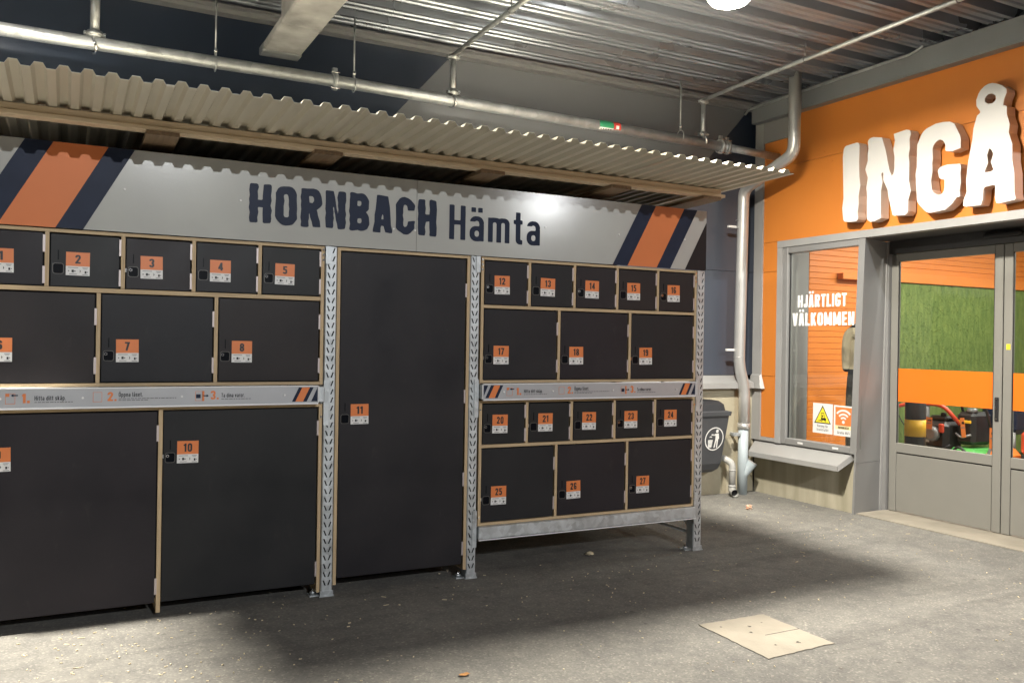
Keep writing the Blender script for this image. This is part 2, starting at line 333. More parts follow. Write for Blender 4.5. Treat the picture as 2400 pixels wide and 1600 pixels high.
class MB:
    def __init__(s):
        s.v = []; s.f = []; s.m = []; s.sm = []; s.mats = []
    def mi(s, mt):
        if mt not in s.mats: s.mats.append(mt)
        return s.mats.index(mt)
    def face(s, pts, mt, smooth=False):
        b = len(s.v)
        s.v += [tuple(p) for p in pts]
        s.f.append(tuple(range(b, b+len(pts)))); s.m.append(s.mi(mt)); s.sm.append(smooth)
    def hexa(s, p, mt):
        # p: 8 corners, bottom 0-3 counter-clockwise, top 4-7
        b = len(s.v); s.v += [tuple(q) for q in p]; i = s.mi(mt)
        for f in ((3, 2, 1, 0), (4, 5, 6, 7), (0, 1, 5, 4), (1, 2, 6, 5), (2, 3, 7, 6), (3, 0, 4, 7)):
            s.f.append(tuple(b+k for k in f)); s.m.append(i); s.sm.append(False)
    def box(s, x0, x1, y0, y1, z0, z1, mt):
        s.hexa([(x0, y0, z0), (x1, y0, z0), (x1, y1, z0), (x0, y1, z0), (x0, y0, z1), (x1, y0, z1), (x1, y1, z1), (x0, y1, z1)], mt)
    def cbox(s, x0, x1, y0, y1, z0, z1, mt, c=0.004):
        # box with chamfered edges
        import itertools
        xs, ys, zs = (x0, x1), (y0, y1), (z0, z1)
        P = {}
        for i, j, k in itertools.product((0, 1), repeat=3):
            for a in range(3):
                q = [xs[i], ys[j], zs[k]]
                for b_ in range(3):
                    if b_ != a:
                        q[b_] += c if (i, j, k)[b_] == 0 else -c
                P[(i, j, k, a)] = tuple(q)
        cen = Vector(((x0+x1)/2, (y0+y1)/2, (z0+z1)/2))
        def add(ps):
            ps = [Vector(p) for p in ps]
            n = (ps[1]-ps[0]).cross(ps[2]-ps[0])
            if n.dot(sum(ps, Vector())/len(ps)-cen) < 0: ps.reverse()
            s.face(ps, mt)
        for a in range(3):
            o = [b_ for b_ in range(3) if b_ != a]
            for sd in (0, 1):
                ring = []
                for (u, w) in ((0, 0), (1, 0), (1, 1), (0, 1)):
                    idx = [0, 0, 0]; idx[a] = sd; idx[o[0]] = u; idx[o[1]] = w
                    ring.append(P[(*idx, a)])
                add(ring)
            for (u, w) in ((0, 0), (1, 0), (1, 1), (0, 1)):
                i0 = [0, 0, 0]; i0[o[0]] = u; i0[o[1]] = w; i0[a] = 0
                i1 = list(i0); i1[a] = 1
                add([P[(*i0, o[0])], P[(*i1, o[0])], P[(*i1, o[1])], P[(*i0, o[1])]])
        for i, j, k in itertools.product((0, 1), repeat=3):
            add([P[(i, j, k, 0)], P[(i, j, k, 1)], P[(i, j, k, 2)]])
    def tube(s, path, r, mt, n=14, caps=True, smooth=True):
        path = [Vector(p) for p in path]
        rs = r if isinstance(r, (list, tuple)) else [r]*len(path)
        b = len(s.v); i = s.mi(mt)
        t0 = (path[1]-path[0]).normalized()
        a = Vector((0, 0, 1)) if abs(t0.z) < 0.9 else Vector((1, 0, 0))
        nrm = t0.cross(a).normalized()
        for k, p in enumerate(path):
            if k == 0: t = t0
            elif k == len(path)-1: t = (path[k]-path[k-1]).normalized()
            else: t = ((path[k]-path[k-1]).normalized()+(path[k+1]-path[k]).normalized()).normalized()
            nrm = (nrm-t*nrm.dot(t)).normalized()
            bn = t.cross(nrm)
            sc_ = 1.0
            if 0 < k < len(path)-1:
                cs = t.dot((path[k]-path[k-1]).normalized())
                sc_ = 1.0/max(cs, 0.5)
            for q in range(n):
                an = 2*math.pi*q/n
                s.v.append(tuple(p+(nrm*math.cos(an)+bn*math.sin(an))*rs[k]*(1+(sc_-1)*0.5)))
        for k in range(len(path)-1):
            for q in range(n):
                q2 = (q+1) % n
                s.f.append((b+k*n+q, b+k*n+q2, b+(k+1)*n+q2, b+(k+1)*n+q)); s.m.append(i); s.sm.append(smooth)
        if caps:
            s.f.append(tuple(b+q for q in reversed(range(n)))); s.m.append(i); s.sm.append(False)
            e = b+(len(path)-1)*n
            s.f.append(tuple(e+q for q in range(n))); s.m.append(i); s.sm.append(False)
    def cyl(s, p0, p1, r, mt, n=14):
        s.tube([p0, p1], r, mt, n)
    def loops(s, loops, mapf, mt, depth=0.0, side=None):
        # flat lettering / shapes from closed 2-D outlines; depth > 0 adds returns
        lps = [lp for lp in loops if len(lp) > 2]
        if not lps: return
        if len(lps) > 1:
            dep = [[j for j in range(len(lps)) if j != i and pip(lps[i][0], lps[j])] for i in range(len(lps))]
            outer = [i for i in range(len(lps)) if len(dep[i]) % 2 == 0]
            if len(outer) > 1:
                for o in outer:
                    s.loops([lps[o]]+[lps[i] for i in range(len(lps)) if len(dep[i]) == len(dep[o])+1 and o in dep[i]], mapf, mt, depth, side)
                return
        vl = [[Vector((u, w, 0)) for u, w in lp] for lp in lps]
        tri = tessellate_polygon(vl)
        flat = [q for lp in vl for q in lp]
        b = len(s.v); i = s.mi(mt)
        s.v += [tuple(mapf(q.x, q.y, depth)) for q in flat]
        for t in tri:
            s.f.append((b+t[0], b+t[1], b+t[2])); s.m.append(i); s.sm.append(False)
        if depth > 0 and side is not None:
            j = s.mi(side)
            for lp in vl:
                k0 = len(s.v)
                for q in lp:
                    s.v.append(tuple(mapf(q.x, q.y, depth))); s.v.append(tuple(mapf(q.x, q.y, 0)))
                m_ = len(lp)
                for k in range(m_):
                    a = k0+2*k; c = k0+2*((k+1) % m_)
                    s.f.append((a, c, c+1, a+1)); s.m.append(j); s.sm.append(False)
    def mesh(s, name, origin):
        me = bpy.data.meshes.new(name)
        o = Vector(origin)
        me.from_pydata([tuple(Vector(p)-o) for p in s.v], [], s.f)
        for m_ in s.mats: me.materials.append(m_)
        me.polygons.foreach_set('material_index', s.m)
        me.polygons.foreach_set('use_smooth', s.sm)
        me.update()
        return me
    def build(s, name, parent=None, origin=None):
        if origin is None:
            if parent is not None: origin = WORLD[parent.name]
            else:
                a = np.array(s.v); origin = ((a[:, 0].min()+a[:, 0].max())/2, (a[:, 1].min()+a[:, 1].max())/2, a[:, 2].min())
        return place(name, s.mesh(name, origin), parent, origin)

def place(name, me, parent, loc):
    o = bpy.data.objects.new(name, me)
    col.objects.link(o)
    loc = Vector(loc)
    if parent is not None:
        o.parent = parent
        o.location = loc-WORLD[parent.name]
    else:
        o.location = loc
    WORLD[o.name] = loc
    return o

def arc(cx, cz, r, a0, a1, n=6):
    return [(cx+r*math.cos(a0+(a1-a0)*k/n), cz+r*math.sin(a0+(a1-a0)*k/n)) for k in range(n+1)]

def bend(pts, r=0.06, n=5):
    # round the corners of a 3-D polyline
    pts = [Vector(p) for p in pts]
    out = [pts[0]]
    for k in range(1, len(pts)-1):
        a, b, c = pts[k-1], pts[k], pts[k+1]
        d1 = (a-b); d2 = (c-b)
        q = min(r, d1.length*0.49, d2.length*0.49)
        p1 = b+d1.normalized()*q; p2 = b+d2.normalized()*q
        for i in range(n+1):
            t = i/n
            out.append(p1*(1-t)**2+b*2*t*(1-t)+p2*t*t)
    out.append(pts[-1])
    return out

# ------------------------------------------------------------------ stroke lettering (outlines traced from distance fields)
def g_rbox(x, y, cx, cy, hx, hy, r):
    qx = np.abs(x-cx)-hx+r; qy = np.abs(y-cy)-hy+r
    return np.hypot(np.maximum(qx, 0), np.maximum(qy, 0))+np.minimum(np.maximum(qx, qy), 0)-r
def glyph(ch, x, y, w, c, rd):
    U = lambda *a: np.minimum.reduce(a)
    D = lambda a, *b: np.maximum.reduce([a]+[-q for q in b])
    def Bx(x0, x1, y0, y1, r=0.0): return g_rbox(x, y, (x0+x1)/2, (y0+y1)/2, (x1-x0)/2, (y1-y0)/2, r)
    def S(x0, y0, x1, y1, ww=None):
        ww = ww or w
        dx, dy = x1-x0, y1-y0; l = math.hypot(dx, dy); dx /= l; dy /= l
        px, py = x-(x0+x1)/2, y-(y0+y1)/2
        return g_rbox(px*dx+py*dy, -px*dy+py*dx, 0, 0, l/2, ww/2, rd)
    def Rg(x0, x1, y0, y1, r=None, ww=None):
        ww = ww or w
        hx, hy = (x1-x0)/2, (y1-y0)/2
        r = min(hx, hy) if r is None else r
        o = g_rbox(x, y, (x0+x1)/2, (y0+y1)/2, hx, hy, min(r, hx, hy))
        ri = max(0.01, min(r-ww*0.7, hx-ww, hy-ww))
        i = g_rbox(x, y, (x0+x1)/2, (y0+y1)/2, hx-ww, hy-ww*0.92, max(0.005, ri))
        return np.maximum(o, -i)
    h = w/2; wb = w*0.86
    yc = lambda f, t=1.0: np.maximum(f, Bx(-9, 9, 0, t, 0))
    def dots(cx, y0, d=None):
        d = d or max(w*0.95, 0.12)
        g = d*0.72
        return U(Bx(cx-g-d/2, cx-g+d/2, y0, y0+d, rd), Bx(cx+g-d/2, cx+g+d/2, y0, y0+d, rd))
    xh = 0.72; lc = c*0.9
    def A(cc):
        tw = w*1.5; k_ = cc/2-tw/2
        xo = k_*y
        outer = np.maximum.reduce([(xo-x), (x-(cc-xo)), -y, y-1.0])
        wi_ = w*1.0
        wedge = np.maximum((xo+wi_)-x, x-(cc-xo-wi_))
        return np.maximum.reduce([outer, -np.maximum(wedge, 0.36-y), -np.maximum(wedge, y-0.36+wb*0.9)])
    if ch in 'HNMKRBEILTJPD':
        st = Bx(0, w, 0, 1, rd)
    if ch == 'H': return c, U(st, Bx(c-w, c, 0, 1, rd), Bx(h, c-h, 0.5-wb/2, 0.5+wb/2))
    if ch == 'O': return c, Rg(0, c, -0.01, 1.01, c*0.46)
    if ch == 'Ö': return c, U(Rg(0, c, -0.01, 1.01, c*0.46), dots(c/2, 1.1))
    if ch == 'R': return c, U(st, np.where(x < h, 9, Rg(-w, c, 0.42, 1, c*0.42)), Bx(h, c*0.6, 1-wb, 1, 0), Bx(h, c*0.6, 0.42, 0.42+wb, 0), yc(S(c*0.55, 0.52, c-h, -0.05)))
    if ch == 'N':
        sl_ = (x-w)/(c-2*w)*0.62
        mid = np.maximum(w-x, x-(c-w))
        return c, D(Bx(0, c, 0, 1, rd), np.maximum(mid, (1-sl_-y)*0.6), np.maximum(mid, (y-(0.62-sl_))*0.6))
    if ch == 'B': return c, U(st, np.where(x < h, 9, Rg(-w, c*0.97, 0.46, 1, c*0.36)), np.where(x < h, 9, Rg(-w, c, 0, 0.55, c*0.4)), Bx(h, c*0.5, 0, wb, 0), Bx(h, c*0.5, 1-wb, 1, 0))
    if ch == 'A': return c, A(c)
    if ch == 'Ä': return c, U(A(c), dots(c/2, 1.08))
    if ch == 'Å': return c, U(A(c), np.abs(np.hypot((x-c/2)/1.08, y-1.125)-0.104)-0.048)
    if ch == 'C': return c, D(Rg(0, c, -0.01, 1.01, c*0.46), Bx(c*0.5, 9, 0.37, 0.65, 0))
    if ch == 'G': return c, U(D(Rg(0, c, -0.01, 1.01, c*0.46), Bx(c*0.52, 9, 0.48, 0.66, 0)), Bx(c*0.5, c, 0.50-wb*0.8, 0.50, rd), Bx(c-w, c, 0.12, 0.5, 0))
    if ch == 'I': return w, st
    if ch == 'J': return c*0.8, U(Bx(c*0.8-w, c*0.8, 0.25, 1, rd), np.maximum(Rg(0, c*0.8, -0.01, 0.7, c*0.38), Bx(-9, 9, -9, 0.28)))
    if ch == 'T': return c*0.9, U(Bx(c*0.45-h, c*0.45+h, 0, 1, rd), Bx(0, c*0.9, 1-wb, 1, rd))
    if ch == 'L': return c*0.82, U(st, Bx(0, c*0.82, 0, wb, rd))
    if ch == 'K': return c, U(st, yc(S(h, 0.34, c-h*0.9, 1.05)), yc(S(c*0.42, 0.6, c-h*0.9, -0.05)))
    if ch == 'M':
        q = c*1.32
        return q, U(st, Bx(q-w, q, 0, 1, rd), yc(S(h, 1.04, q/2, 0.1, w*0.85)), yc(S(q-h, 1.04, q/2, 0.1, w*0.85)))
    if ch == 'E': return c*0.85, U(st, Bx(0, c*0.85, 0, wb, rd), Bx(0, c*0.85, 1-wb, 1, rd), Bx(0, c*0.76, 0.5-wb/2, 0.5+wb/2, rd))
    if ch == 'F': return c*0.82, U(Bx(0, w, 0, 1, rd), Bx(0, c*0.82, 1-wb, 1, rd), Bx(0, c*0.72, 0.5-wb/2, 0.5+wb/2, rd))
    if ch == 'V': return c, U(yc(S(c/2, -0.05, h*0.9, 1.05)), yc(S(c/2, -0.05, c-h*0.9, 1.05)))
    if ch == 'W':
        q = c*1.45
        return q, U(*[yc(S(a, -0.04 if k % 2 else 1.04, b_, 1.04 if k % 2 else -0.04, w*0.85)) for k, (a, b_) in enumerate(((h, q*0.27), (q*0.27, q*0.5), (q*0.5, q*0.73), (q*0.73, q-h)))])
    if ch == '0': return c, Rg(0, c, -0.01, 1.01, c*0.46)
    if ch == '1': return c*0.62, U(Bx(c*0.62-w, c*0.62, 0, 1), S(c*0.62-h, 0.9, 0.0, 0.76, w*0.8))
    if ch == '2': return c, U(D(Rg(0, c, 0.40, 1.01, c*0.46), Bx(-9, c*0.55, -9, 0.68), Bx(-9, 9, -9, 0.58)), S(c-h*1.1, 0.62, h*0.9, 0.08, w*0.95), Bx(0, c, 0, wb))
    if ch == '3': return c, U(D(Rg(0, c, 0.45, 1.01, c*0.44), Bx(-9, c*0.45, 0.4, 0.74)), D(Rg(0, c, -0.01, 0.56, c*0.44), Bx(-9, c*0.45, 0.26, 0.7)))
    if ch == '4': return c, U(Bx(c*0.9-w, c*0.9, 0, 1), Bx(0, c*1.05, 0.2, 0.2+wb), yc(S(h*0.6, 0.26, c*0.72, 1.02, w*0.85)))
    if ch == '5': return c, U(Bx(h*0.3, c*0.95, 1-wb, 1), Bx(h*0.3, h*0.3+w, 0.48, 1), D(Rg(0, c, -0.01, 0.65, c*0.44), Bx(-9, c*0.5, 0.24, 0.48)))
    if ch == '6': return c, U(Rg(0, c, -0.01, 0.60, c*0.44), D(Rg(0, c, -0.01, 1.01, c*0.46), Bx(c*0.5, 9, 0.2, 0.72)))
    if ch == '7': return c, U(Bx(0, c, 1-wb, 1), yc(S(c-h*1.1, 0.98, c*0.32, -0.03)))
    if ch == '8': return c, U(Rg(c*0.03, c*0.97, 0.45, 1.01, c*0.42), Rg(0, c, -0.01, 0.55, c*0.44))
    if ch == '9': return c, U(Rg(0, c, 0.40, 1.01, c*0.44), D(Rg(0, c, -0.01, 1.01, c*0.46), Bx(-9, c*0.5, 0.28, 0.8)))
    if ch == '.': return w, Bx(0, w, 0, w)
    if ch == ',': return w, Bx(0, w, -0.1, w)
    if ch == '!': return w, U(Bx(0, w, 0, w), Bx(0, w, w*1.4, 1))
    def la(cc): return U(Rg(0, cc, -0.01, 0.44, cc*0.44), Bx(cc-w, cc, 0, 0.5), D(Rg(0, cc, 0.0, xh+0.01, cc*0.46), Bx(-9, 9, -9, 0.5), Bx(-9, cc*0.4, 0, xh-w*1.05)))
    if ch == 'a': return lc, la(lc)
    if ch == 'ä': return lc, U(la(lc), dots(lc/2, 0.84))
    if ch == 'å': return lc, U(la(lc), np.abs(np.hypot(x-lc/2, y-0.93)-0.075)-0.04)
    if ch == 'm':
        q = lc*1.55
        ar = lambda x0, x1: np.maximum(Rg(x0, x1, -0.3, xh+0.01, lc*0.36), Bx(-9, 9, 0, 9))
        return q, U(Bx(0, w, 0, xh), ar(0, q/2+h), ar(q/2-h, q))
    if ch in 'nr':
        ar = np.maximum(Rg(0, lc, -0.3, xh+0.01, lc*0.4), Bx(-9, 9, 0, 9))
        if ch == 'n': return lc, U(Bx(0, w, 0, xh), ar)
        return lc*0.72, U(Bx(0, w, 0, xh), D(ar, Bx(-9, 9, -9, xh-w*1.2), Bx(lc*0.72, 9, -9, 9)))
    if ch == 'u': return lc, U(Bx(lc-w, lc, 0, xh), np.maximum(Rg(0, lc, -0.01, xh+0.3, lc*0.4), Bx(-9, 9, -9, xh)))
    if ch == 't': return lc*0.68, U(Bx(lc*0.16, lc*0.16+w, 0.1, 0.95), Bx(0, lc*0.66, xh-wb, xh), np.maximum(Rg(lc*0.16, lc*1.1, -0.01, 0.6, lc*0.3), Bx(-9, lc*0.66, -9, 0.2)))
    if ch == 'f': return lc*0.66, U(Bx(lc*0.16, lc*0.16+w, 0, 0.85), Bx(0, lc*0.62, xh-wb, xh), np.maximum(Rg(lc*0.16, lc*1.1, 0.4, 1.0, lc*0.3), Bx(-9, lc*0.62, 0.8, 9)))
    if ch in 'oö':
        f = Rg(0, lc, -0.01, xh+0.01, lc*0.44)
        return lc, f if ch == 'o' else U(f, dots(lc/2, 0.84))
    if ch == 'e': return lc, U(D(Rg(0, lc, -0.01, xh+0.01, lc*0.44), Bx(lc*0.5, 9, 0.2, 0.33)), Bx(h, lc-h, 0.32, 0.32+wb*0.8))
    if ch == 'c': return lc*0.9, D(Rg(0, lc*0.9, -0.01, xh+0.01, lc*0.42), Bx(lc*0.45, 9, 0.26, 0.47))
    if ch == 's': return lc*0.9, U(D(Rg(0, lc*0.9, 0.29, xh+0.01, lc*0.3), Bx(lc*0.45, 9, 0.3, 0.52)), D(Rg(0, lc*0.9, -0.01, 0.29+wb, lc*0.3), Bx(-9, lc*0.45, 0.19, 0.36)))
    if ch == 'd': return lc, U(Bx(lc-w, lc, 0, 1), Rg(0, lc, -0.01, xh, lc*0.44))
    if ch == 'p': return lc, U(Bx(0, w, -0.27, xh), Rg(0, lc, -0.01, xh, lc*0.44))
    if ch == 'g': return lc, U(Bx(lc-w, lc, -0.1, xh), Rg(0, lc, 0.02, xh, lc*0.44), np.maximum(Rg(0, lc, -0.28, 0.4, lc*0.3), Bx(-9, 9, -9, -0.1)))
    if ch == 'k': return lc, U(Bx(0, w, 0, 1), np.maximum(S(h, 0.26, lc-h*0.9, xh+0.05), Bx(-9, 9, 0, xh)), np.maximum(S(lc*0.38, 0.42, lc-h*0.8, -0.05), Bx(-9, 9, 0, xh)))
    if ch == 'l': return w, Bx(0, w, 0, 1)
    if ch == 'i': return w, U(Bx(0, w, 0, xh), Bx(0, w, 0.84, 0.84+w))
    if ch == 'v': return lc, np.maximum(U(S(lc/2, -0.05, h*0.9, xh+0.05), S(lc/2, -0.05, lc-h*0.9, xh+0.05)), Bx(-9, 9, 0, xh))
    return c*0.5, x*0+9.0

def trace(F, xs, ys):
    # marching squares -> closed loops
    seg = {}
    ny, nx = F.shape
    def ix(i, j, k, l):
        a, b = F[i, j], F[k, l]
        t = a/(a-b) if a != b else 0.5
        return (xs[j]+(xs[l]-xs[j])*t, ys[i]+(ys[k]-ys[i])*t)
    nb = {}
    inside = F < 0
    act = np.argwhere((inside[:-1, :-1] != inside[1:, 1:]) | (inside[:-1, 1:] != inside[1:, :-1]) | (inside[:-1, :-1] != inside[:-1, 1:]))
    pts = {}
    for i, j in act:
        i = int(i); j = int(j)
        e = {}
        cs = [inside[i, j], inside[i, j+1], inside[i+1, j+1], inside[i+1, j]]
        if cs[0] != cs[1]: e['b'] = ('h', i, j)
        if cs[1] != cs[2]: e['r'] = ('v', i, j+1)
        if cs[2] != cs[3]: e['t'] = ('h', i+1, j)
        if cs[3] != cs[0]: e['l'] = ('v', i, j)
        k = list(e.values())
        for q in k:
            if q not in pts:
                pts[q] = ix(q[1], q[2], q[1], q[2]+1) if q[0] == 'h' else ix(q[1], q[2], q[1]+1, q[2])
        prs = [(k[0], k[1])] if len(k) == 2 else [(e['b'], e['r']), (e['t'], e['l'])] if len(k) == 4 else []
        for a, b in prs:
            nb.setdefault(a, []).append(b); nb.setdefault(b, []).append(a)
    loops = []
    seen = set()
    for s0 in nb:
        if s0 in seen: continue
        lp = [s0]; seen.add(s0); cur = s0
        while True:
            nx_ = [q for q in nb[cur] if q not in seen]
            if not nx_: break
            cur = nx_[0]; seen.add(cur); lp.append(cur)
        if len(lp) > 5: loops.append([pts[q] for q in lp])
    return loops

def simplify(lp, tol):
    P = np.array(lp)
    def dp(a, b):
        if b-a < 2: return []
        d = P[b]-P[a]; L_ = np.hypot(*d)
        q = P[a+1:b]-P[a]
        ds = np.abs(q[:, 0]*d[1]-q[:, 1]*d[0])/L_ if L_ > 1e-9 else np.hypot(q[:, 0], q[:, 1])
        k = int(ds.argmax())
        if ds[k] < tol: return []
        m_ = a+1+k
        return dp(a, m_)+[m_]+dp(m_, b)
    n = len(P); far = int(((P-P[0])**2).sum(1).argmax())
    if far == 0: return lp
    P = np.vstack([P, P[:1]])
    idx = [0]+dp(0, far)+[far]+dp(far, n)
    return [tuple(P[k]) for k in idx]

GC = {}
def glyph_loops(ch, w, c, rd, res, rough=0.0, seed=0):
    key = (ch, w, c, rd, res, rough, seed)
    if key in GC: return GC[key]
    nx = int(res*(c*1.6+0.4)); ny = int(res*1.8)
    xs = np.linspace(-0.15, c*1.6+0.25, nx); ys = np.linspace(-0.38, 1.42, ny)
    X, Y = np.meshgrid(xs, ys)
    Xd, Yd = X, Y
    W, f = glyph(ch, Xd, Yd, w, c, rd)
    if rough:
        rs = np.random.RandomState(seed*31+ord(ch))
        nz = np.zeros_like(X)
        for k in range(9):
            fr = rs.uniform(9, 34); an = rs.uniform(0, 6.28)
            nz += np.sin((X*math.cos(an)+Y*math.sin(an)*1.2)*fr+rs.uniform(0, 6.28))
        f = f+nz/9*rough*2.2
    lp = [simplify(q, 0.006 if rough else 0.004) for q in trace(f, xs, ys)]
    GC[key] = (W, [q for q in lp if len(q) > 2])
    return GC[key]

def text(mb, s, height, mapf, mt, width=None, w=0.18, c=0.46, track=0.1, space=0.28, res=26, rd=0.0, rough=0.0, depth=0.0, side=None, origin=(0, 0)):
    out = []; u = 0.0
    for k, ch in enumerate(s):
        if ch == ' ': u += space; continue
        W, lps = glyph_loops(ch, w, c, rd, res, rough, k if rough else 0)
        out.append((u, lps)); u += W+track
    tot = u-track
    sx = height if width is None else width/tot
    for u0, lps in out:
        mb.loops([[(origin[0]+(u0+p[0])*sx, origin[1]+p[1]*height) for p in lp] for lp in lps], mapf, mt, depth, side)
    return tot*sx

def front(x0, y, z0):           # plane facing the camera side (-Y): u -> +X, v -> +Z
    return lambda u, v, d=0: (x0+u, y-d, z0+v)
def sidew(x, y0, z0):           # entrance wall facing -X: u -> -Y, v -> +Z
    return lambda u, v, d=0: (x-d, y0-u, z0+v)
def rect(u0, u1, v0, v1): return [(u0, v0), (u1, v0), (u1, v1), (u0, v1)]

# =================================================================== SETTING: ground, canopy ceiling
g = MB()
g.box(-60, 60, -60, 60, -0.3, 0, asphalt)
tag(g.build('ground'), kind='structure')

ZC = 4.09
cm = MB()
prof = []                       # trapezoidal deck section across Y
y = 0.3
while y < 7.0:
    prof += [(y, 0), (y+0.035, 0), (y+0.045, 0.014), (y+0.06, 0.014), (y+0.07, 0), (y+0.115, 0), (y+0.125, 0.014), (y+0.14, 0.014), (y+0.15, 0), (y+0.185, 0), (y+0.215, 0.10), (y+0.285, 0.10)]
    y += 0.315
for k in range(len(prof)-1):
    a, b = prof[k], prof[k+1]
    cm.face([(-9, a[0], ZC+a[1]), (-9, b[0], ZC+b[1]), (9, b[0], ZC+b[1]), (9, a[0], ZC+a[1])], deck_m)
cm.box(-9, 9, 0.3, 7.1, ZC+0.13, ZC+0.16, trim_deck)
ceil = cm.build('ceiling', origin=(0, 3.5, ZC))
tag(ceil, kind='structure')

# =================================================================== BACK WALL behind the lockers
YB = 7.0
bw = thing('store_wall', (1, YB, 0), 'dark navy cladding wall with a pale diagonal band, behind and above the lockers', 'wall')
def sx_left(z): return 2.47+(z-3.48)*0.885
def sx_right(z): return 5.88+(z-3.456)*0.93
rows = [(1.235, 2.33, slate_clad), (2.334, 3.42, slate_clad), (3.424, 4.06, navy_clad)]
for z0, z1, cm_ in rows:
    for segs in (((-9, -9, sx_left(z0)-0.002, sx_left(z1)-0.002), navy_clad), ((sx_left(z0), sx_left(z1), sx_right(z0)-0.002, sx_right(z1)-0.002), pale_clad), ((sx_right(z0), sx_right(z1), 6.56, 6.56), cm_)):
        (a0, a1, b0, b1), mt = segs
        m = MB()
        m.hexa([(a0, YB, z0), (b0, YB, z0), (b0, YB+0.08, z0), (a0, YB+0.08, z0), (a1, YB, z1), (b1, YB, z1), (b1, YB+0.08, z1), (a1, YB+0.08, z1)], mt)
        m.build('cladding_panel', bw)
m = MB(); m.box(-9, 6.6, YB+0.082, YB+0.3, 0, 4.2, gap_m); m.build('backing_wall', bw)
m = MB(); m.box(-9, 6.52, 6.93, YB+0.08, -0.1, 1.16, plaster); m.build('plinth', bw)
m = MB()
m.hexa([(-9, 6.85, 1.150), (6.44, 6.85, 1.150), (6.44, YB+0.01, 1.225), (-9, YB+0.01, 1.225), (-9, 6.85, 1.156), (6.44, 6.85, 1.156), (6.44, YB+0.01, 1.233), (-9, YB+0.01, 1.233)], flash_m)
m.box(-9, 6.44, 6.846, 6.8495, 1.10, 1.157, flash_m)
m.box(-9, 6.40, 6.8496, 6.875, 1.10, 1.104, flash_m)
m.build('flashing', bw)
m = MB()
m.box(-9, 6.52, 6.90, 6.996, 4.045, 4.085, trim_deck)
m.box(-9, 6.52, 6.82, 6.90, 4.078, 4.087, trim_deck)
m.build('edge_trim', bw)

# =================================================================== ENTRANCE WALL (orange) at X = 6.5
XO = 6.5
ew = thing('entrance_wall', (XO, 4, 0), 'orange panel wall with grey trims around the shop entrance', 'wall')
def panel(y0, y1, z0, z1, mt=orange_clad, name='cladding_panel', x0=XO, x1=XO+0.08):
    m = MB(); m.box(x0, x1, y0, y1, z0, z1, mt); return m.build(name, ew)
panel(6.585, 6.80, 0.60, 1.232); panel(6.585, 6.80, 1.236, 2.316); panel(6.585, 6.80, 2.32, 2.622)
panel(0.7, 6.80, 2.626, 3.386); panel(0.7, 6.80, 3.39, 4.09)
m = MB(); m.box(XO+0.085, XO+0.30, 6.60, 6.985, 0.3, 2.62, indoor_grey); m.build('inner_reveal', ew)
m = MB(); m.box(XO+0.085, XO+0.30, 0.7, 7.0, 2.63, 4.1, indoor_grey); m.build('backing_wall', ew)
for yy, zz in ((6.60, 2.25), (6.60, 2.38), (6.785, 1.05), (6.785, 0.68), (6.60, 1.30), (6.785, 1.80), (6.785, 2.9), (6.4, 3.33), (5.9, 3.33), (4.9, 3.44), (6.0, 3.44)):
    m = MB(); m.cyl((XO-0.004, yy, zz), (XO, yy, zz), 0.0055, orange_clad, 8); m.build('rivet', ew)
# corner trim: angle of grey sheet from plinth flashing up to the roof
m = MB()
m.box(XO-0.012, XO+0.082, 6.802, 6.93, 0.56, 4.05, flash_m)
m.box(XO-0.016, XO-0.0125, 6.800, 6.815, 0.56, 4.05, flash_m)
m.build('corner_trim', ew)
m = MB()   # knee of the trim where the plinth flashing returns
m.hexa([(XO-0.05, 6.77, 1.10), (XO-0.013, 6.74, 1.10), (XO-0.013, 6.93, 1.10), (XO-0.05, 6.93, 1.10), (XO-0.03, 6.80, 1.235), (XO-0.013, 6.79, 1.25), (XO-0.013, 6.93, 1.25), (XO-0.03, 6.93, 1.235)], flash_m)
m.build('flashing_return', ew)
m = MB(); m.box(XO-0.014, XO+0.075, 6.585, 6.80, 0.56, 0.598, flash_m); m.build('bottom_trim', ew)
# plinth below the window
m = MB(); m.box(XO+0.035, XO+0.09, 5.600, 6.926, -0.1, 0.52, plinth_m); m.build('plinth', ew)
m = MB()
m.hexa([(6.36, 5.66, 0.436), (6.36, 6.83, 0.436), (XO+0.02, 6.90, 0.545), (XO+0.02, 5.62, 0.545), (6.36, 5.66, 0.442), (6.36, 6.83, 0.442), (XO+0.02, 6.90, 0.553), (XO+0.02, 5.62, 0.553)][0:8], flash_m)
m.box(6.356, 6.3597, 5.66, 6.83, 0.395, 0.443, flash_m)
m.hexa([(6.36, 5.652, 0.395), (6.36, 5.656, 0.395), (XO+0.03, 5.617, 0.50), (XO+0.03, 5.613, 0.50), (6.36, 5.652, 0.452), (6.36, 5.656, 0.452), (XO+0.03, 5.617, 0.565), (XO+0.03, 5.613, 0.565)], flash_m)
m.box(6.3597, 6.50, 6.405, 6.411, 0.447, 0.449, flash_m)
m.build('window_sill', ew)
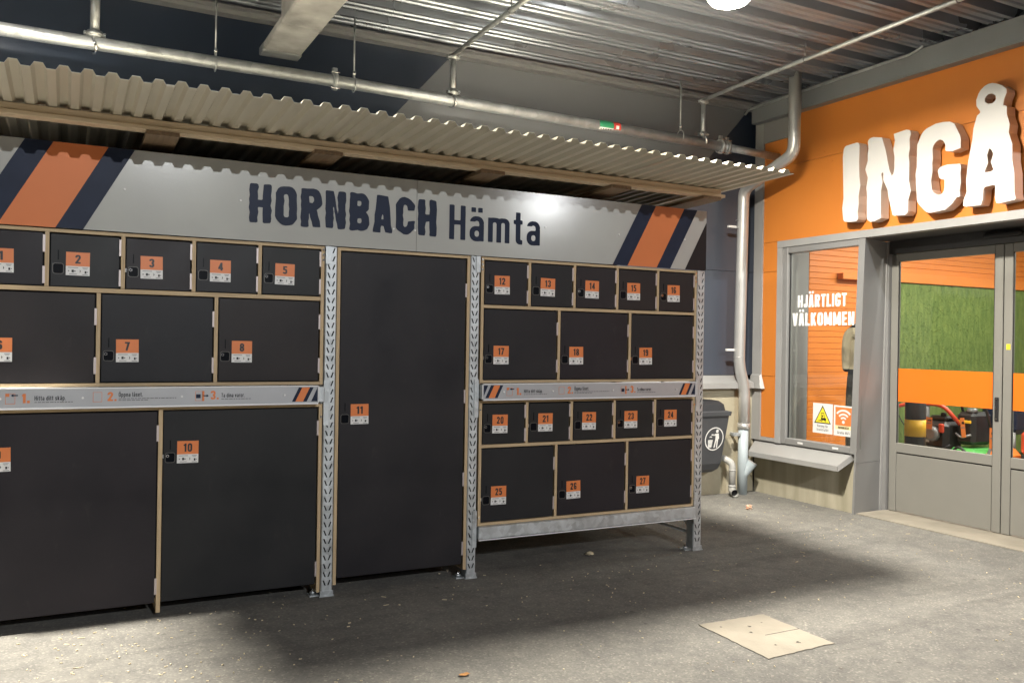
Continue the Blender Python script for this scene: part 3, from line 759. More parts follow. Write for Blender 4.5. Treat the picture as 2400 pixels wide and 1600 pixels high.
# casing round window and doors
m = MB()
m.box(XO-0.02, XO+0.08, 6.51, 6.583, 0.555, 2.553, flash_m)
m.build('casing', ew)
m = MB()
m.box(XO-0.022, XO+0.08, 0.7, 6.583, 2.555, 2.624, flash_m)
m.build('header', ew)
m = MB(); m.box(XO+0.081, 7.05, 0.7, 5.60, 2.556, 2.60, soffit_m); m.build('soffit', ew)
def rev(z): return 5.575-0.085*z/2.55          # the portal leans in slightly towards its head
def rvb(z): return 5.645-0.045*z/2.55
for z0, z1 in ((0.0, 0.472), (0.475, 2.553)):
    m = MB()
    m.hexa([(XO-0.014, rev(z0), z0), (6.905, rvb(z0), z0), (6.905, 5.72, z0), (XO-0.014, rev(z0)+0.022, z0), (XO-0.014, rev(z1), z1), (6.905, rvb(z1), z1), (6.905, 5.72, z1), (XO-0.014, rev(z1)+0.022, z1)], grey_metal)
    m.build('reveal_panel', ew)
m = MB(); m.hexa([(6.906, rvb(0)-0.010, 0), (6.925, rvb(0)-0.010, 0), (6.925, 5.72, 0), (6.906, 5.72, 0), (6.906, rvb(2.553)-0.010, 2.553), (6.925, rvb(2.553)-0.010, 2.553), (6.925, 5.72, 2.553), (6.906, 5.72, 2.553)], flash_m); m.build('reveal_bead', ew)
m = MB(); m.box(6.926, 7.02, 5.588, 5.72, 0.0, 2.553, grey_metal); m.build('door_jamb', ew)
m = MB(); m.box(6.93, 7.04, 0.7, 5.587, 2.435, 2.5545, soffit_m); m.build('door_head', ew)
# steel beam under the roof along the wall
m = MB()
m.box(6.40, 6.415, 0.7, 6.90, 3.90, 4.085, steel_beam_m)
m.box(6.40, 6.499, 0.7, 6.90, 3.885, 3.898, steel_beam_m)
m.build('roof_beam', ew)
m = MB()
m.box(6.475, 6.4985, 6.46, 6.80, 3.67, 3.88, grey_metal)
m.build('gusset_plate', ew)
th = MB(); th.box(6.53, 7.3, 0.7, 5.60, -0.1, 0.008, slab_m)
tag(th.build('threshold'), kind='structure')

m = MB(); m.box(XO, XO+0.3, 0.7, 2.25, 0.0, 2.553, orange_clad); m.build('cladding_panel', ew)
# window
wi = thing('shop_window', (XO, 6.0, 0.54), 'tall grey framed shop window with a white welcome greeting, left of the doors', 'window')
fy0, fy1, fz0, fz1 = 5.56, 6.508, 0.556, 2.552
for nm, b in (('frame_stile', (fy1-0.062, fy1, fz0, fz1)), ('frame_rail', (rev(0.6)+0.0765, fy1-0.063, fz0, fz0+0.062)), ('frame_rail', (rev(2.5)+0.0765, fy1-0.063, fz1-0.062, fz1))):
    m = MB(); m.cbox(XO-0.012, XO+0.07, *b, grey_metal, 0.005); m.build(nm, wi)
m = MB()
ra, rb = rev(fz0)+0.0225, rev(fz1)+0.0225
m.hexa([(XO-0.0125, ra, fz0), (XO+0.07, ra+0.012, fz0), (XO+0.07, ra+0.052, fz0), (XO-0.0125, ra+0.052, fz0), (XO-0.0125, rb, fz1), (XO+0.07, rb+0.012, fz1), (XO+0.07, rb+0.052, fz1), (XO-0.0125, rb+0.052, fz1)], grey_metal)
m.build('frame_stile', wi)
m = MB(); m.box(XO+0.022, XO+0.034, fy1-0.072, fy1-0.064, fz0+0.063, fz1-0.063, rubber); m.build('gasket', wi)
m = MB(); m.box(XO+0.036, XO+0.042, rev(2.5)+0.06, fy1-0.05, fz0+0.05, fz1-0.05, glass); m.build('pane', wi)
m = MB()
text(m, 'HJÄRTLIGT', 0.125, sidew(XO+0.0345, 6.346, 1.937), white_vinyl, width=0.61, w=0.205, c=0.52, track=0.10, rough=0.006, res=36, rd=0.03)
m.build('greeting_line', wi)
m = MB()
text(m, 'VÄLKOMMEN', 0.128, sidew(XO+0.0345, 6.414, 1.755), white_vinyl, width=0.77, w=0.205, c=0.52, track=0.10, rough=0.006, res=36, rd=0.03)
m.build('greeting_line', wi)
for yy in (6.24, 5.80): m = MB(); m.cbox(XO-0.018, XO-0.0125, yy-0.035, yy+0.035, fz0+0.02, fz0+0.04, white_print, 0.002); m.build('drain_cap', wi)

# notices on the window
def notice(y0, z0, w_, h_, name, label):
    t = thing(name, (XO+0.03, y0, z0), label, 'notice')
    m = MB(); m.box(XO+0.031, XO+0.0335, y0-w_, y0, z0, z0+h_, white_print); m.build('sheet', t)
    return t
t = notice(6.122, 0.708, 0.243, 0.29, 'warning_notice', 'white notice with a yellow triangle warning of forklift trucks, on the window')
m = MB(); f = sidew(XO+0.0305, 6.122, 0.708)
m.loops([[(0.018, 0.095), (0.225, 0.095), (0.1215, 0.272)]], f, black_print)
f2 = sidew(XO+0.030, 6.122, 0.708)
m.loops([[(0.034, 0.105), (0.209, 0.105), (0.1215, 0.253)]], f2, yellow_sign)
f3 = sidew(XO+0.0295, 6.122, 0.708)
m.loops([rect(0.103, 0.109, 0.135, 0.20)], f3, black_print); m.loops([rect(0.109, 0.140, 0.194, 0.20)], f3, black_print)
m.loops([[(0.134, 0.194), (0.140, 0.194), (0.150, 0.15), (0.144, 0.15)]], f3, black_print)
m.loops([rect(0.103, 0.165, 0.128, 0.15)], f3, black_print); m.loops([rect(0.085, 0.101, 0.126, 0.131)], f3, black_print); m.loops([rect(0.060, 0.10, 0.118, 0.123)], f3, black_print)
for cx in (0.113, 0.157): m.loops([arc(cx, 0.124, 0.011, 0, 2*math.pi*11/12, 11)], sidew(XO+0.0292, 6.122, 0.708), black_print)
for cx in (0.113, 0.157): m.loops([arc(cx, 0.124, 0.005, 0, 2*math.pi*11/12, 11)], sidew(XO+0.0289, 6.122, 0.708), yellow_sign)
m.loops([[(0.114, 0.156), (0.128, 0.156), (0.13, 0.178), (0.117, 0.178)]], f3, black_print)
m.build('warning_pictogram', t)
m = MB()
text(m, 'Varning för', 0.026, f, grey_print, width=0.135, origin=(0.055, 0.058), w=0.15)
m.build('caption', t); m = MB()
text(m, 'trucktrafik!', 0.026, f, grey_print, width=0.145, origin=(0.05, 0.022), w=0.15)
m.build('caption', t)
t = notice(5.864, 0.706, 0.232, 0.287, 'wifi_notice', 'white and orange notice with a wireless signal symbol, on the window')
m = MB(); f = sidew(XO+0.0305, 5.864, 0.706)
m.loops([rect(0.02, 0.212, 0.098, 0.272)], f, orange_label)
m.loops([rect(0.02, 0.212, 0.062, 0.0965)], f, cream_sign)
f2 = sidew(XO+0.030, 5.864, 0.706)
for r0, r1 in ((0.098, 0.117), (0.062, 0.08), (0.03, 0.047)):
    a0, a1 = R(43), R(137)
    m.loops([arc(0.116, 0.135, r1, a0, a1, 12)+list(reversed(arc(0.116, 0.135, r0, a0, a1, 12)))], f2, white_print)
m.loops([arc(0.116, 0.132, 0.016, 0, 2*math.pi*15/16, 15)], f2, white_print)
m.build('wireless_symbol', t)
m = MB()
text(m, 'HORNBACH', 0.022, f2, black_print, width=0.125, origin=(0.053, 0.068), w=0.22, c=0.55)
m.build('caption', t); m = MB()
text(m, 'Gratis WiFi', 0.027, f, grey_print, width=0.145, origin=(0.045, 0.018), w=0.15)
m.build('caption', t)

# sliding doors
XD = 6.97
def sliding_door(y0, y1, label, lockplate):     # y0 > y1 (left > right in view)
    t = thing('sliding_door', (XD, (y0+y1)/2, 0), label, 'door', 'sliding entrance doors')
    st = 0.075
    for a, b in ((y0-st, y0), (y1, y1+st)):
        m = MB(); m.cbox(XD-0.02, XD+0.02, a, b, 0.012, 2.432, door_grey, 0.004); m.build('stile', t)
    m = MB(); m.cbox(XD-0.0195, XD+0.02, y1+st+0.001, y0-st-0.001, 2.36, 2.432, door_grey, 0.003); m.build('top_rail', t)
    m = MB(); m.cbox(XD-0.0195, XD+0.02, y1+st+0.001, y0-st-0.001, 0.568, 0.655, door_grey, 0.003); m.build('middle_rail', t)
    m = MB(); m.cbox(XD-0.017, XD+0.02, y1+st+0.004, y0-st-0.004, 0.02, 0.556, door_grey, 0.003); m.build('lower_panel', t)
    m = MB(); m.box(XD-0.008, XD+0.018, y1+st, y0-st, 0.557, 0.567, gap_m); m.build('joint', t)
    m = MB(); m.box(XD-0.003, XD+0.003, y1+st, y0-st, 0.65, 2.365, glass); m.build('pane', t)
    m = MB(); m.box(XD-0.0055, XD-0.0035, y1+st+0.001, y0-st-0.001, 1.045, 1.355, orange_film); m.build('orange_band', t)
    m = MB()
    m.box(XD-0.016, XD-0.006, y1+st+0.0005, y1+st+0.006, 0.657, 2.358, rubber); m.build('gasket', t); m = MB(); m.box(XD-0.016, XD-0.006, y0-st-0.006, y0-st-0.0005, 0.657, 2.358, rubber)
    m.build('gasket', t)
    if lockplate:
        m = MB(); m.cbox(XD-0.030, XD-0.0205, y1+0.022, y1+0.056, 0.945, 1.147, rubber, 0.004)
        for zz in (0.965, 1.05, 1.13): m.cyl((XD-0.033, y1+0.039, zz), (XD-0.0295, y1+0.039, zz), 0.007, chrome, 10)
        m.build('lock_plate', t)
    else:
        m = MB(); m.box(XD-0.0225, XD-0.0205, y0-0.062, y0-0.028, 1.548, 1.595, yellow_sign); m.build('yellow_sticker', t)
    return t
sliding_door(5.575, 4.478, 'grey sliding glass door leaf with orange band and black lock plate', True)
sliding_door(4.470, 3.373, 'grey sliding glass door leaf with small yellow sticker, at right picture edge', False)
t = thing('door_sensor', (6.93, 4.46, 2.5), 'black motion sensor above the sliding doors', 'sensor')
m = MB(); m.tube([(6.915, 4.30, 2.512), (6.912, 4.33, 2.512), (6.912, 4.60, 2.512), (6.915, 4.63, 2.512)], [0.012, 0.03, 0.03, 0.012], rubber, 12); m.build('sensor_body', t)

# big white letters
es = thing('entrance_sign', (XO-0.06, 4.8, 2.68), 'large white raised letters reading INGÅ on the orange wall', 'sign')
for ch, y0, wd, z0, h_ in (('I', 5.662, 0.186, 2.70, 0.715), ('N', 5.395, 0.438, 2.69, 0.725), ('G', 4.885, 0.405, 2.685, 0.725), ('Å', 4.462, 0.448, 2.68, 0.735)):
    m = MB()
    text(m, ch, h_, sidew(XO-0.015, y0, z0), letter_face, width=wd, w=0.215 if ch != 'I' else 0.25, c=0.60, rough=0.017, res=48, rd=0.055, depth=0.105, side=letter_side)
    m.build('letter', es)

# =================================================================== CANOPY CONCRETE BEAM, CONDUIT
t = thing('concrete_beam', (1.42, 4, 3.7), 'rough grey concrete beam under the canopy roof, upper left', 'beam')
m = MB(); m.cbox(1.27, 1.56, 1.45, 5.95, 3.70, 4.088, concrete, 0.012); m.build('beam_body', t)
m = MB(); m.cbox(1.272, 1.558, 5.951, 6.55, 3.70, 3.76, concrete, 0.01); m.build('bearing_end', t)
m = MB(); m.cbox(1.268, 1.562, 6.551, 6.69, 3.693, 3.755, steel_beam_m, 0.006); m.build('bearing_plate', t)

t = MB()
t.tube(bend([(6.38, 6.98, 4.0), (6.385, 6.93, 4.045), (6.385, 4.95, 4.065), (6.385, 4.83, 4.10), (6.385, 4.80, 4.25)], 0.09), 0.012, galv_pipe, 10)
tag(t.build('conduit'), 'thin pale cable conduit running along the steel roof beam', 'conduit')

# =================================================================== SPRINKLER PIPES
YP, ZP = 6.6, 3.548
t = thing('sprinkler_pipe', (3, YP, ZP), 'thick galvanised sprinkler main pipe hanging across the back wall', 'pipe')
m = MB(); m.tube([(-8, YP, ZP+0.005), (1.84, YP, ZP+0.014), (5.70, YP, ZP-0.032)], 0.046, galv_pipe, 20); m.build('main_pipe', t)
m = MB(); m.tube([(5.70, YP, ZP-0.032), (6.488, YP, ZP-0.055)], 0.038, galv_pipe, 18); m.build('end_pipe', t)
def coupling(x, r, z, par, big=False):
    m = MB()
    wd = 0.03
    m.tube([(x-wd, YP, z), (x-wd, YP, z), (x+wd, YP, z)], r*1.28, galv_pipe, 16)
    m.tube([(x-wd*0.55, YP, z), (x+wd*0.55, YP, z)], r*1.4, galv_pipe, 16)
    for s in (-1, 1):
        m.cbox(x-0.02, x+0.02, YP-0.014, YP+0.014, z+s*r*1.25-0.012, z+s*r*1.25+0.03*s+0.012 if s > 0 else z+s*r*1.25+0.012, galv_pipe, 0.003)
        m.cyl((x-0.035, YP-0.03, z+s*r*1.3), (x+0.035, YP-0.03, z+s*r*1.3), 0.007, chrome, 8)
    m.build('pipe_coupling', par)
coupling(1.83, 0.047, ZP+0.014, t)
coupling(5.72, 0.05, ZP-0.033, t)
coupling(5.80, 0.046, ZP-0.035, t)
m = MB()     # flow-direction sticker
def ringband(mb, x0, x1, a0, a1, r, mt, n=8, zz=ZP-0.012):
    for k in range(n):
        b0 = a0+(a1-a0)*k/n; b1 = a0+(a1-a0)*(k+1)/n
        mb.face([(x0, YP-r*math.cos(b0), zz+r*math.sin(b0)), (x1, YP-r*math.cos(b0), zz+r*math.sin(b0)), (x1, YP-r*math.cos(b1), zz+r*math.sin(b1)), (x0, YP-r*math.cos(b1), zz+r*math.sin(b1))], mt)
ringband(m, 4.27, 4.42, R(-28), R(70), 0.0485, green_sticker)
ringband(m, 4.27, 4.42, R(-62), R(-28), 0.0485, white_print)
for k in range(5): ringband(m, 4.283+k*0.026, 4.299+k*0.026, R(-52), R(-40), 0.0490, black_print, 2)
ringband(m, 4.423, 4.50, R(-50), R(70), 0.0485, red_sticker)
ringband(m, 4.445, 4.478, R(-28), R(10), 0.0490, white_print, 4)
m.build('sticker', t)
def hanger_rod(x, zt=ZC):
    h = thing('pipe_hanger', (x, YP, ZP), 'thin threaded rod with clip holding the sprinkler pipe, %s' % {0.94: 'left of the concrete beam', 1.985: 'right of the concrete beam', 5.22: 'near the entrance corner'}[x], 'hanger', 'pipe hangers')
    m = MB(); m.cyl((x, YP, ZP+0.095), (x, YP, zt), 0.0065, galv_pipe, 8); m.build('rod', h)
    m = MB(); m.cyl((x, YP, ZP+0.085), (x, YP, ZP+0.11), 0.015, chrome, 6); m.build('nut', h)
    m = MB()
    pts = [(x, YP+0.053*math.sin(a), ZP+0.005+0.056*math.cos(a)) for a in [R(k*22.5) for k in range(17)]]
    m.tube(pts, 0.005, galv_pipe, 6); m.tube([(x, YP, ZP+0.06), (x, YP, ZP+0.095)], 0.01, galv_pipe, 6)
    m.build('clip', h)
for x in (0.94, 1.985, 5.22): hanger_rod(x)
def riser(x, z0, z1, r, branch, label):
    b = thing('branch_pipe', (x, YP, z0), label, 'pipe', 'sprinkler branch pipes')
    m = MB(); m.cyl((x, YP, z0), (x, YP, z1), r, galv_pipe, 14); m.build('riser', b)
    for zz, k in ((z0+0.045, 1.0), (z1-0.02, 1.0)):
        m = MB()
        m.tube([(x, YP, zz-0.022), (x, YP, zz+0.022)], r*1.55, galv_pipe, 12)
        m.tube([(x, YP, zz-0.010), (x, YP, zz+0.010)], r*1.8, galv_pipe, 12)
        for s in (-1, 1):
            m.cbox(x+s*r*1.7-0.014, x+s*r*1.7+0.014, YP-0.02, YP+0.02, zz-0.014, zz+0.014, galv_pipe, 0.003)
            m.cyl((x+s*r*2.0, YP-0.035, zz), (x+s*r*2.0, YP+0.035, zz), 0.006, chrome, 6)
        m.build('coupling', b)
    m = MB()     # strap round the main pipe
    pts = [(x+0.012*math.sin(a*2), YP+0.054*math.sin(a), ZP+0.054*math.cos(a)) for a in [R(k*30) for k in range(13)]]
    m.tube(pts, 0.009, chrome, 6); m.build('saddle_strap', b)
    if branch:
        m = MB(); m.tube([(x, YP+0.03, z1-0.005), (x, YP-0.5, z1+0.012), (x, 0.6, z1+0.085)], r*0.86, galv_pipe, 12); m.build('branch', b)
        for yy in branch:
            m = MB()
            zz = z1+0.012+(YP-0.5-yy)*0.0135
            m.cyl((x, yy, zz), (x, yy, ZC+0.02), 0.005, steel_beam_m, 6)
            m.tube([(x+r*1.1*math.cos(R(k*30)), yy, zz+r*1.1*math.sin(R(k*30))) for k in range(13)], 0.005, steel_beam_m, 6)
            m.cyl((x-0.06, yy, ZC-0.012), (x+0.06, yy, ZC-0.012), 0.006, steel_beam_m, 6)
            m.build('hanger', b)
riser(0.143, ZP+0.03, ZC, 0.032, None, 'short vertical branch pipe rising from the sprinkler main, far left')
riser(2.835, ZP+0.03, 3.935, 0.024, (5.55, 3.8), 'sprinkler branch pipe crossing the roof deck left of the lamp')
riser(5.498, ZP+0.01, 3.945, 0.022, (5.3, 3.9), 'sprinkler branch pipe crossing the roof deck right of the lamp')

# =================================================================== LEAN-TO ROOF ABOVE THE LOCKERS
SL = 0.027
def zr(y): return 2.712-(y-4.28)*SL
rf = thing('locker_roof', (1.86, 4.9, 2.6), 'cream corrugated steel canopy on timber battens above the lockers', 'roof')
PIT = 0.098
X0R = -0.585
ns = 50
per = [(0, 0), (0.036, 0), (0.050, 0.023), (0.084, 0.023)]
k = 0
sheet_no = 0
while k < ns:
    kk = min(ns, k+10)
    m = MB()
    pr = []
    for q in range(k, kk):
        for (a, b) in per: pr.append((X0R+q*PIT+a, b))
    pr.append((X0R+kk*PIT, 0)); pr.append((X0R+kk*PIT+0.036, 0))
    dz = 0.0035*(sheet_no % 2)
    yb = [4.28-0.004*(sheet_no % 3), 6.3]
    for off in (0.0, 0.0018):
        for q in range(len(pr)-1):
            a, b = pr[q], pr[q+1]
            P = [(a[0], yb[0], zr(yb[0])+a[1]+dz+off), (b[0], yb[0], zr(yb[0])+b[1]+dz+off), (b[0], yb[1], zr(yb[1])+b[1]+dz+off), (a[0], yb[1], zr(yb[1])+a[1]+dz+off)]
            m.face(P if off else P[::-1], sheet_m)
    for q in range(len(pr)-1):
        a, b = pr[q], pr[q+1]
        m.face([(a[0], yb[0], zr(yb[0])+a[1]+dz), (b[0], yb[0], zr(yb[0])+b[1]+dz), (b[0], yb[0], zr(yb[0])+b[1]+dz+0.0018), (a[0], yb[0], zr(yb[0])+a[1]+dz+0.0018)], sheet_m)
    m.build('roof_sheet', rf)
    k = kk; sheet_no += 1
m = MB()
zb = zr(4.9)
m.cbox(-0.6, 4.262, 4.90, 4.97, zb-0.040, zb-0.003, pine_x, 0.003)
m.build('batten', rf)
m = MB()
m.cbox(-0.6, 4.29, 4.885, 4.972, zb-0.064, zb-0.041, pine_x, 0.003)
m.build('lower_batten', rf)
m = MB()
m.hexa([(-0.6, 6.1, zr(6.1)-0.058), (4.27, 6.1, zr(6.1)-0.058), (4.27, 6.17, zr(6.17)-0.058), (-0.6, 6.17, zr(6.17)-0.058), (-0.6, 6.1, zr(6.1)), (4.27, 6.1, zr(6.1)), (4.27, 6.17, zr(6.17)), (-0.6, 6.17, zr(6.17))], pine_x)
m.build('rear_batten', rf)
m = MB(); m.box(-0.50, 4.24, 6.20, 6.22, 2.10, zr(6.2)-0.003, film); m.build('rear_light_stop', rf)  # added unseen board, keeps wall bounce out from under the roof
m = MB(); m.box(-0.50, -0.485, 5.30, 6.19, 2.12, zr(6.2)-0.10, film); m.build('side_light_stop', rf)  # added board, cuts the left lamp's light entering the open end
m = MB(); m.box(-0.47, 4.24, 5.20, 6.19, 2.235, 2.25, film); m.build('dark_bounce_stop', rf)  # added dark board over the cabinets, lowers bounce onto the roof underside
for xl in (-0.56, 0.355, 1.245, 2.30, 3.28, 4.08):
    m = MB()
    a, b = 4.88, 6.25
    za, zbk = zr(a)-0.0625, zr(b)-0.0625
    m.hexa([(xl, a, za-0.024), (xl+0.165, a, za-0.024), (xl+0.165, b, zbk-0.024), (xl, b, zbk-0.024), (xl, a, za-0.0025), (xl+0.165, a, za-0.0025), (xl+0.165, b, zbk-0.0025), (xl, b, zbk-0.0025)], pine_y)
    m.build('rafter_plank', rf)

# =================================================================== HEADER SIGN
sg = thing('header_sign', (1.87, 5.08, 2.105), 'long pale grey sign reading HORNBACH Hämta above the lockers', 'sign')
SX0, SX1, SZ0, SZ1, SY = -0.535, 4.277, 2.108, 2.556, 5.078
for a, b in ((SX0, 1.946), (1.948, SX1)):
    m = MB(); m.box(a, b, SY, SY+0.006, SZ0, SZ1, alu_sign); m.build('sign_board', sg)
m = MB()
f = front(0, SY-0.0012, 0)
dxs = 0.2466*(SZ1-SZ0)/0.45
def slash(b0, b1, mt, clip=None):
    # slanted stripe with bottom edge from b0 to b1
    P = [(b0, SZ0), (b1, SZ0), (b1+dxs, SZ1), (b0+dxs, SZ1)]
    if clip == 'R':
        q = [(min(p[0], SX1), p[1]) for p in P]
        if b1+dxs > SX1:
            zc1 = SZ0+(SX1-b1)/dxs*(SZ1-SZ0) if b1 < SX1 else SZ0
            if b0+dxs >= SX1:
                zc0 = SZ0+(SX1-b0)/dxs*(SZ1-SZ0)
                P = [(b0, SZ0), (min(b1, SX1), SZ0)]+([(SX1, zc1)] if b1 < SX1 else [])+[(SX1, zc0)]
            else:
                P = [(b0, SZ0), (b1, SZ0), (SX1, zc1), (SX1, SZ1), (b0+dxs, SZ1)]
    if clip == 'L':
        if b0 < SX0:
            z0_ = SZ0+(SX0-b0)/dxs*(SZ1-SZ0)
            if b1 < SX0:
                z1_ = SZ0+(SX0-b1)/dxs*(SZ1-SZ0)
                P = [(SX0, z1_), (b1+dxs, SZ1), (b0+dxs, SZ1), (SX0, z0_)]
            else:
                P = [(SX0, SZ0), (b1, SZ0), (b1+dxs, SZ1), (b0+dxs, SZ1), (SX0, z0_)]
    m = MB(); m.loops([P], f, mt); m.build('stripe', sg)
slash(-0.060, 0.070, navy_print); slash(-0.320, -0.060, orange_print, 'L'); slash(-0.450, -0.320, navy_print, 'L')
slash(3.432, 3.560, navy_print); slash(3.560, 3.818, orange_print, 'R'); slash(3.818, 3.942, navy_print, 'R'); slash(4.078, 4.35, brown_print, 'R')
m = MB()
text(m, 'HORNBACH', 0.228, front(0.921, SY-0.0012, 2.211), navy_print, width=1.160, w=0.222, c=0.57, track=0.105, rough=0.015, res=48, rd=0.045)
m.build('brand_lettering', sg)
m = MB()
text(m, 'Hämta', 0.222, front(2.170, SY-0.0012, 2.202), navy_print, width=0.668, w=0.148, c=0.475, track=0.125, res=44)
m.build('word_lettering', sg)
m = MB()
for x, z in ((0.267, 2.338), (0.873, 2.332), (1.795, 2.239), (1.937, 2.239), (2.879, 2.331), (3.481, 2.325), (4.071, 2.329)):
    m = MB(); m.cyl((x, SY-0.006, z), (x, SY, z), 0.006, white_print, 8); m.build('screw', sg)

# =================================================================== RACKING
YU = 5.093
def slot_face(m, x0, x1, z0, z1, y, mt):
    # perforated front face of an upright: V-shaped pairs of slots every 50 mm
    n = int((z1-z0)/0.05)
    xm = (x0+x1)/2
    zz = z1-n*0.05
    if zz > z0: m.face([(x0, y, z0), (x1, y, z0), (x1, y, zz), (x0, y, zz)], mt)
    for k in range(n):
        a, b = zz+k*0.05, zz+(k+1)*0.05
        for (l, r, tl) in ((x0, xm, 1), (xm, x1, -1)):
            c = (l+r)/2+(0.0005 if tl == 1 else -0.0005); hw = 0.0042; t = 0.006*tl
            q = [(c-hw+t, a+0.010), (c+hw+t, a+0.010), (c+hw-t, b-0.009), (c-hw-t, b-0.009)]
            o = [(l, a), (r, a), (r, b), (l, b)]
            for i in range(4):
                j = (i+1) % 4
                m.face([(o[i][0], y, o[i][1]), (o[j][0], y, o[j][1]), (q[j][0], y, q[j][1]), (q[i][0], y, q[i][1])], mt)
                m.face([(q[i][0], y, q[i][1]), (q[j][0], y, q[j][1]), (q[j][0], y+0.0025, q[j][1]), (q[i][0], y+0.0025, q[i][1])], gap_m)  # slot walls coloured black to stand for the shade in the holes
def rack_frame(x, w, label):
    t = thing('rack_upright', (x, YU, 0), label, 'upright', 'galvanised rack uprights')
    for nm, y0, s in (('front_post', YU, 1), ('rear_post', YU+1.06, 1)):
        m = MB()
        ztop = 2.106 if s else 2.5
        a, b = x-w/2, x+w/2
        slot_face(m, a+0.006, b-0.006, 0.012, ztop, y0, galv)
        for (p, q) in ((a, a+0.006), (b-0.006, b)):
            p0, p1 = (p, q) if p == a else (q, p)
            m.face([(p0, y0+0.006, 0.012), (p1, y0, 0.012), (p1, y0, ztop), (p0, y0+0.006, ztop)] if p == a else [(p1, y0, 0.012), (p0, y0+0.006, 0.012), (p0, y0+0.006, ztop), (p1, y0, ztop)], galv)
        m.box(a, a+0.0025, y0+0.0061, y0+0.08, 0.012, ztop, galv)
        m.box(b-0.0025, b, y0+0.0061, y0+0.08, 0.012, ztop, galv)
        m.box(a+0.003, b-0.003, y0+0.012, y0+0.014, 0.012, ztop-0.002, gap_m)  # black sheet in place of the shade inside the open post
        m.build(nm, t)
        m = MB()
        m.box(x-w/2-0.008, x+w/2+0.008, y0-0.012, y0+0.10, 0.0, 0.008, galv)
        m.box(x-w/2-0.004, x+w/2+0.004, y0-0.006, y0-0.001, 0.008, 0.035, galv)
        m.box(x-w/2-0.06, x-w/2-0.009, y0+0.02, y0+0.09, 0.0, 0.007, galv)
        m.cyl((x-w/2-0.035, y0+0.05, 0.007), (x-w/2-0.035, y0+0.05, 0.045), 0.009, chrome, 8)
        m.cyl((x-w/2-0.035, y0+0.05, 0.012), (x-w/2-0.035, y0+0.05, 0.024), 0.018, galv, 6)
        m.build('foot_plate', t)
    for z0, z1 in ((0.15, 0.95), (0.95, 1.75), (0.12, 0.12)):
        m = MB(); m.tube([(x, YU+0.085, z0), (x, YU+1.055, z1)], 0.014, galv, 8); m.build('brace', t)
    return t
UPS = [(-0.502, 0.074), (1.411, 0.072), (2.367, 0.068), (4.246, 0.076)]
ul = ['leftmost galvanised slotted rack upright at the left end of the lockers', 'galvanised slotted rack upright left of the tall narrow locker', 'galvanised slotted rack upright right of the tall narrow locker', 'rightmost galvanised slotted rack upright, in front of the litter bin']
for (x, w), l in zip(UPS, ul): rack_frame(x, w, l)

def connector(t, x, s, z0, z1, ux):
    m = MB()
    # hooked end plate of a beam on an upright; x: upright edge, s: side of the upright it wraps
    m.box(min(x, x+s*0.03), max(x, x+s*0.03), YU-0.007, YU-0.0035, z0, z1, galv)
    m.box(min(x, x+s*0.0035)-0.0005, max(x, x+s*0.0035)+0.0005, YU-0.0034, YU+0.05, z0, z1, galv)
    for k in range(3):
        zz = z0+(z1-z0)*(0.2+0.3*k)
        m.cyl((x-s*0.014, YU-0.010, zz), (x-s*0.014, YU-0.007, zz), 0.006, chrome, 8)
    m.build('end_plate', t)
def rack_beam(xa, xb, z0, z1, label, yf=5.056, face=galv):
    t = thing('rack_beam', ((xa+xb)/2, yf, z0), label, 'beam', 'rack beams')
    m = MB()
    m.cbox(xa, xb, yf+0.002, yf+0.05, z0, z1, face, 0.004)
    m.build('beam_profile', t)
    return t
t = rack_beam(2.407, 4.204, 0.253, 0.334, 'galvanised bottom beam under the raised right cabinet, open floor beneath', yf=5.062)
m = MB(); m.box(2.407, 4.204, 5.058, 5.0635, 0.246, 0.2525, strip_lip); m.build('lower_lip', t)
connector(t, 2.4015, -1, 0.20, 0.44, 0); connector(t, 4.2075, 1, 0.20, 0.44, 0)
t = rack_beam(2.407, 4.204, 1.172, 1.266, 'galvanised middle beam behind the right instruction strip')
connector(t, 2.4015, -1, 1.05, 1.30, 0); connector(t, 4.2075, 1, 1.05, 1.30, 0)
t = rack_beam(-0.462, 1.372, 1.172, 1.266, 'galvanised middle beam behind the left instruction strip')
connector(t, 1.3745, 1, 1.03, 1.30, 0); connector(t, -0.4645, -1, 1.03, 1.30, 0)
t = rack_beam(-0.462, 1.372, 2.12, 2.20, 'galvanised top beam behind the left part of the header sign', yf=5.10)
connector(t, 1.3745, 1, 2.00, 2.106, 0)
t = rack_beam(2.407, 4.204, 2.12, 2.20, 'galvanised top beam behind the right part of the header sign', yf=5.10)
connector(t, 2.4015, -1, 2.00, 2.106, 0); connector(t, 4.2075, 1, 2.00, 2.106, 0)

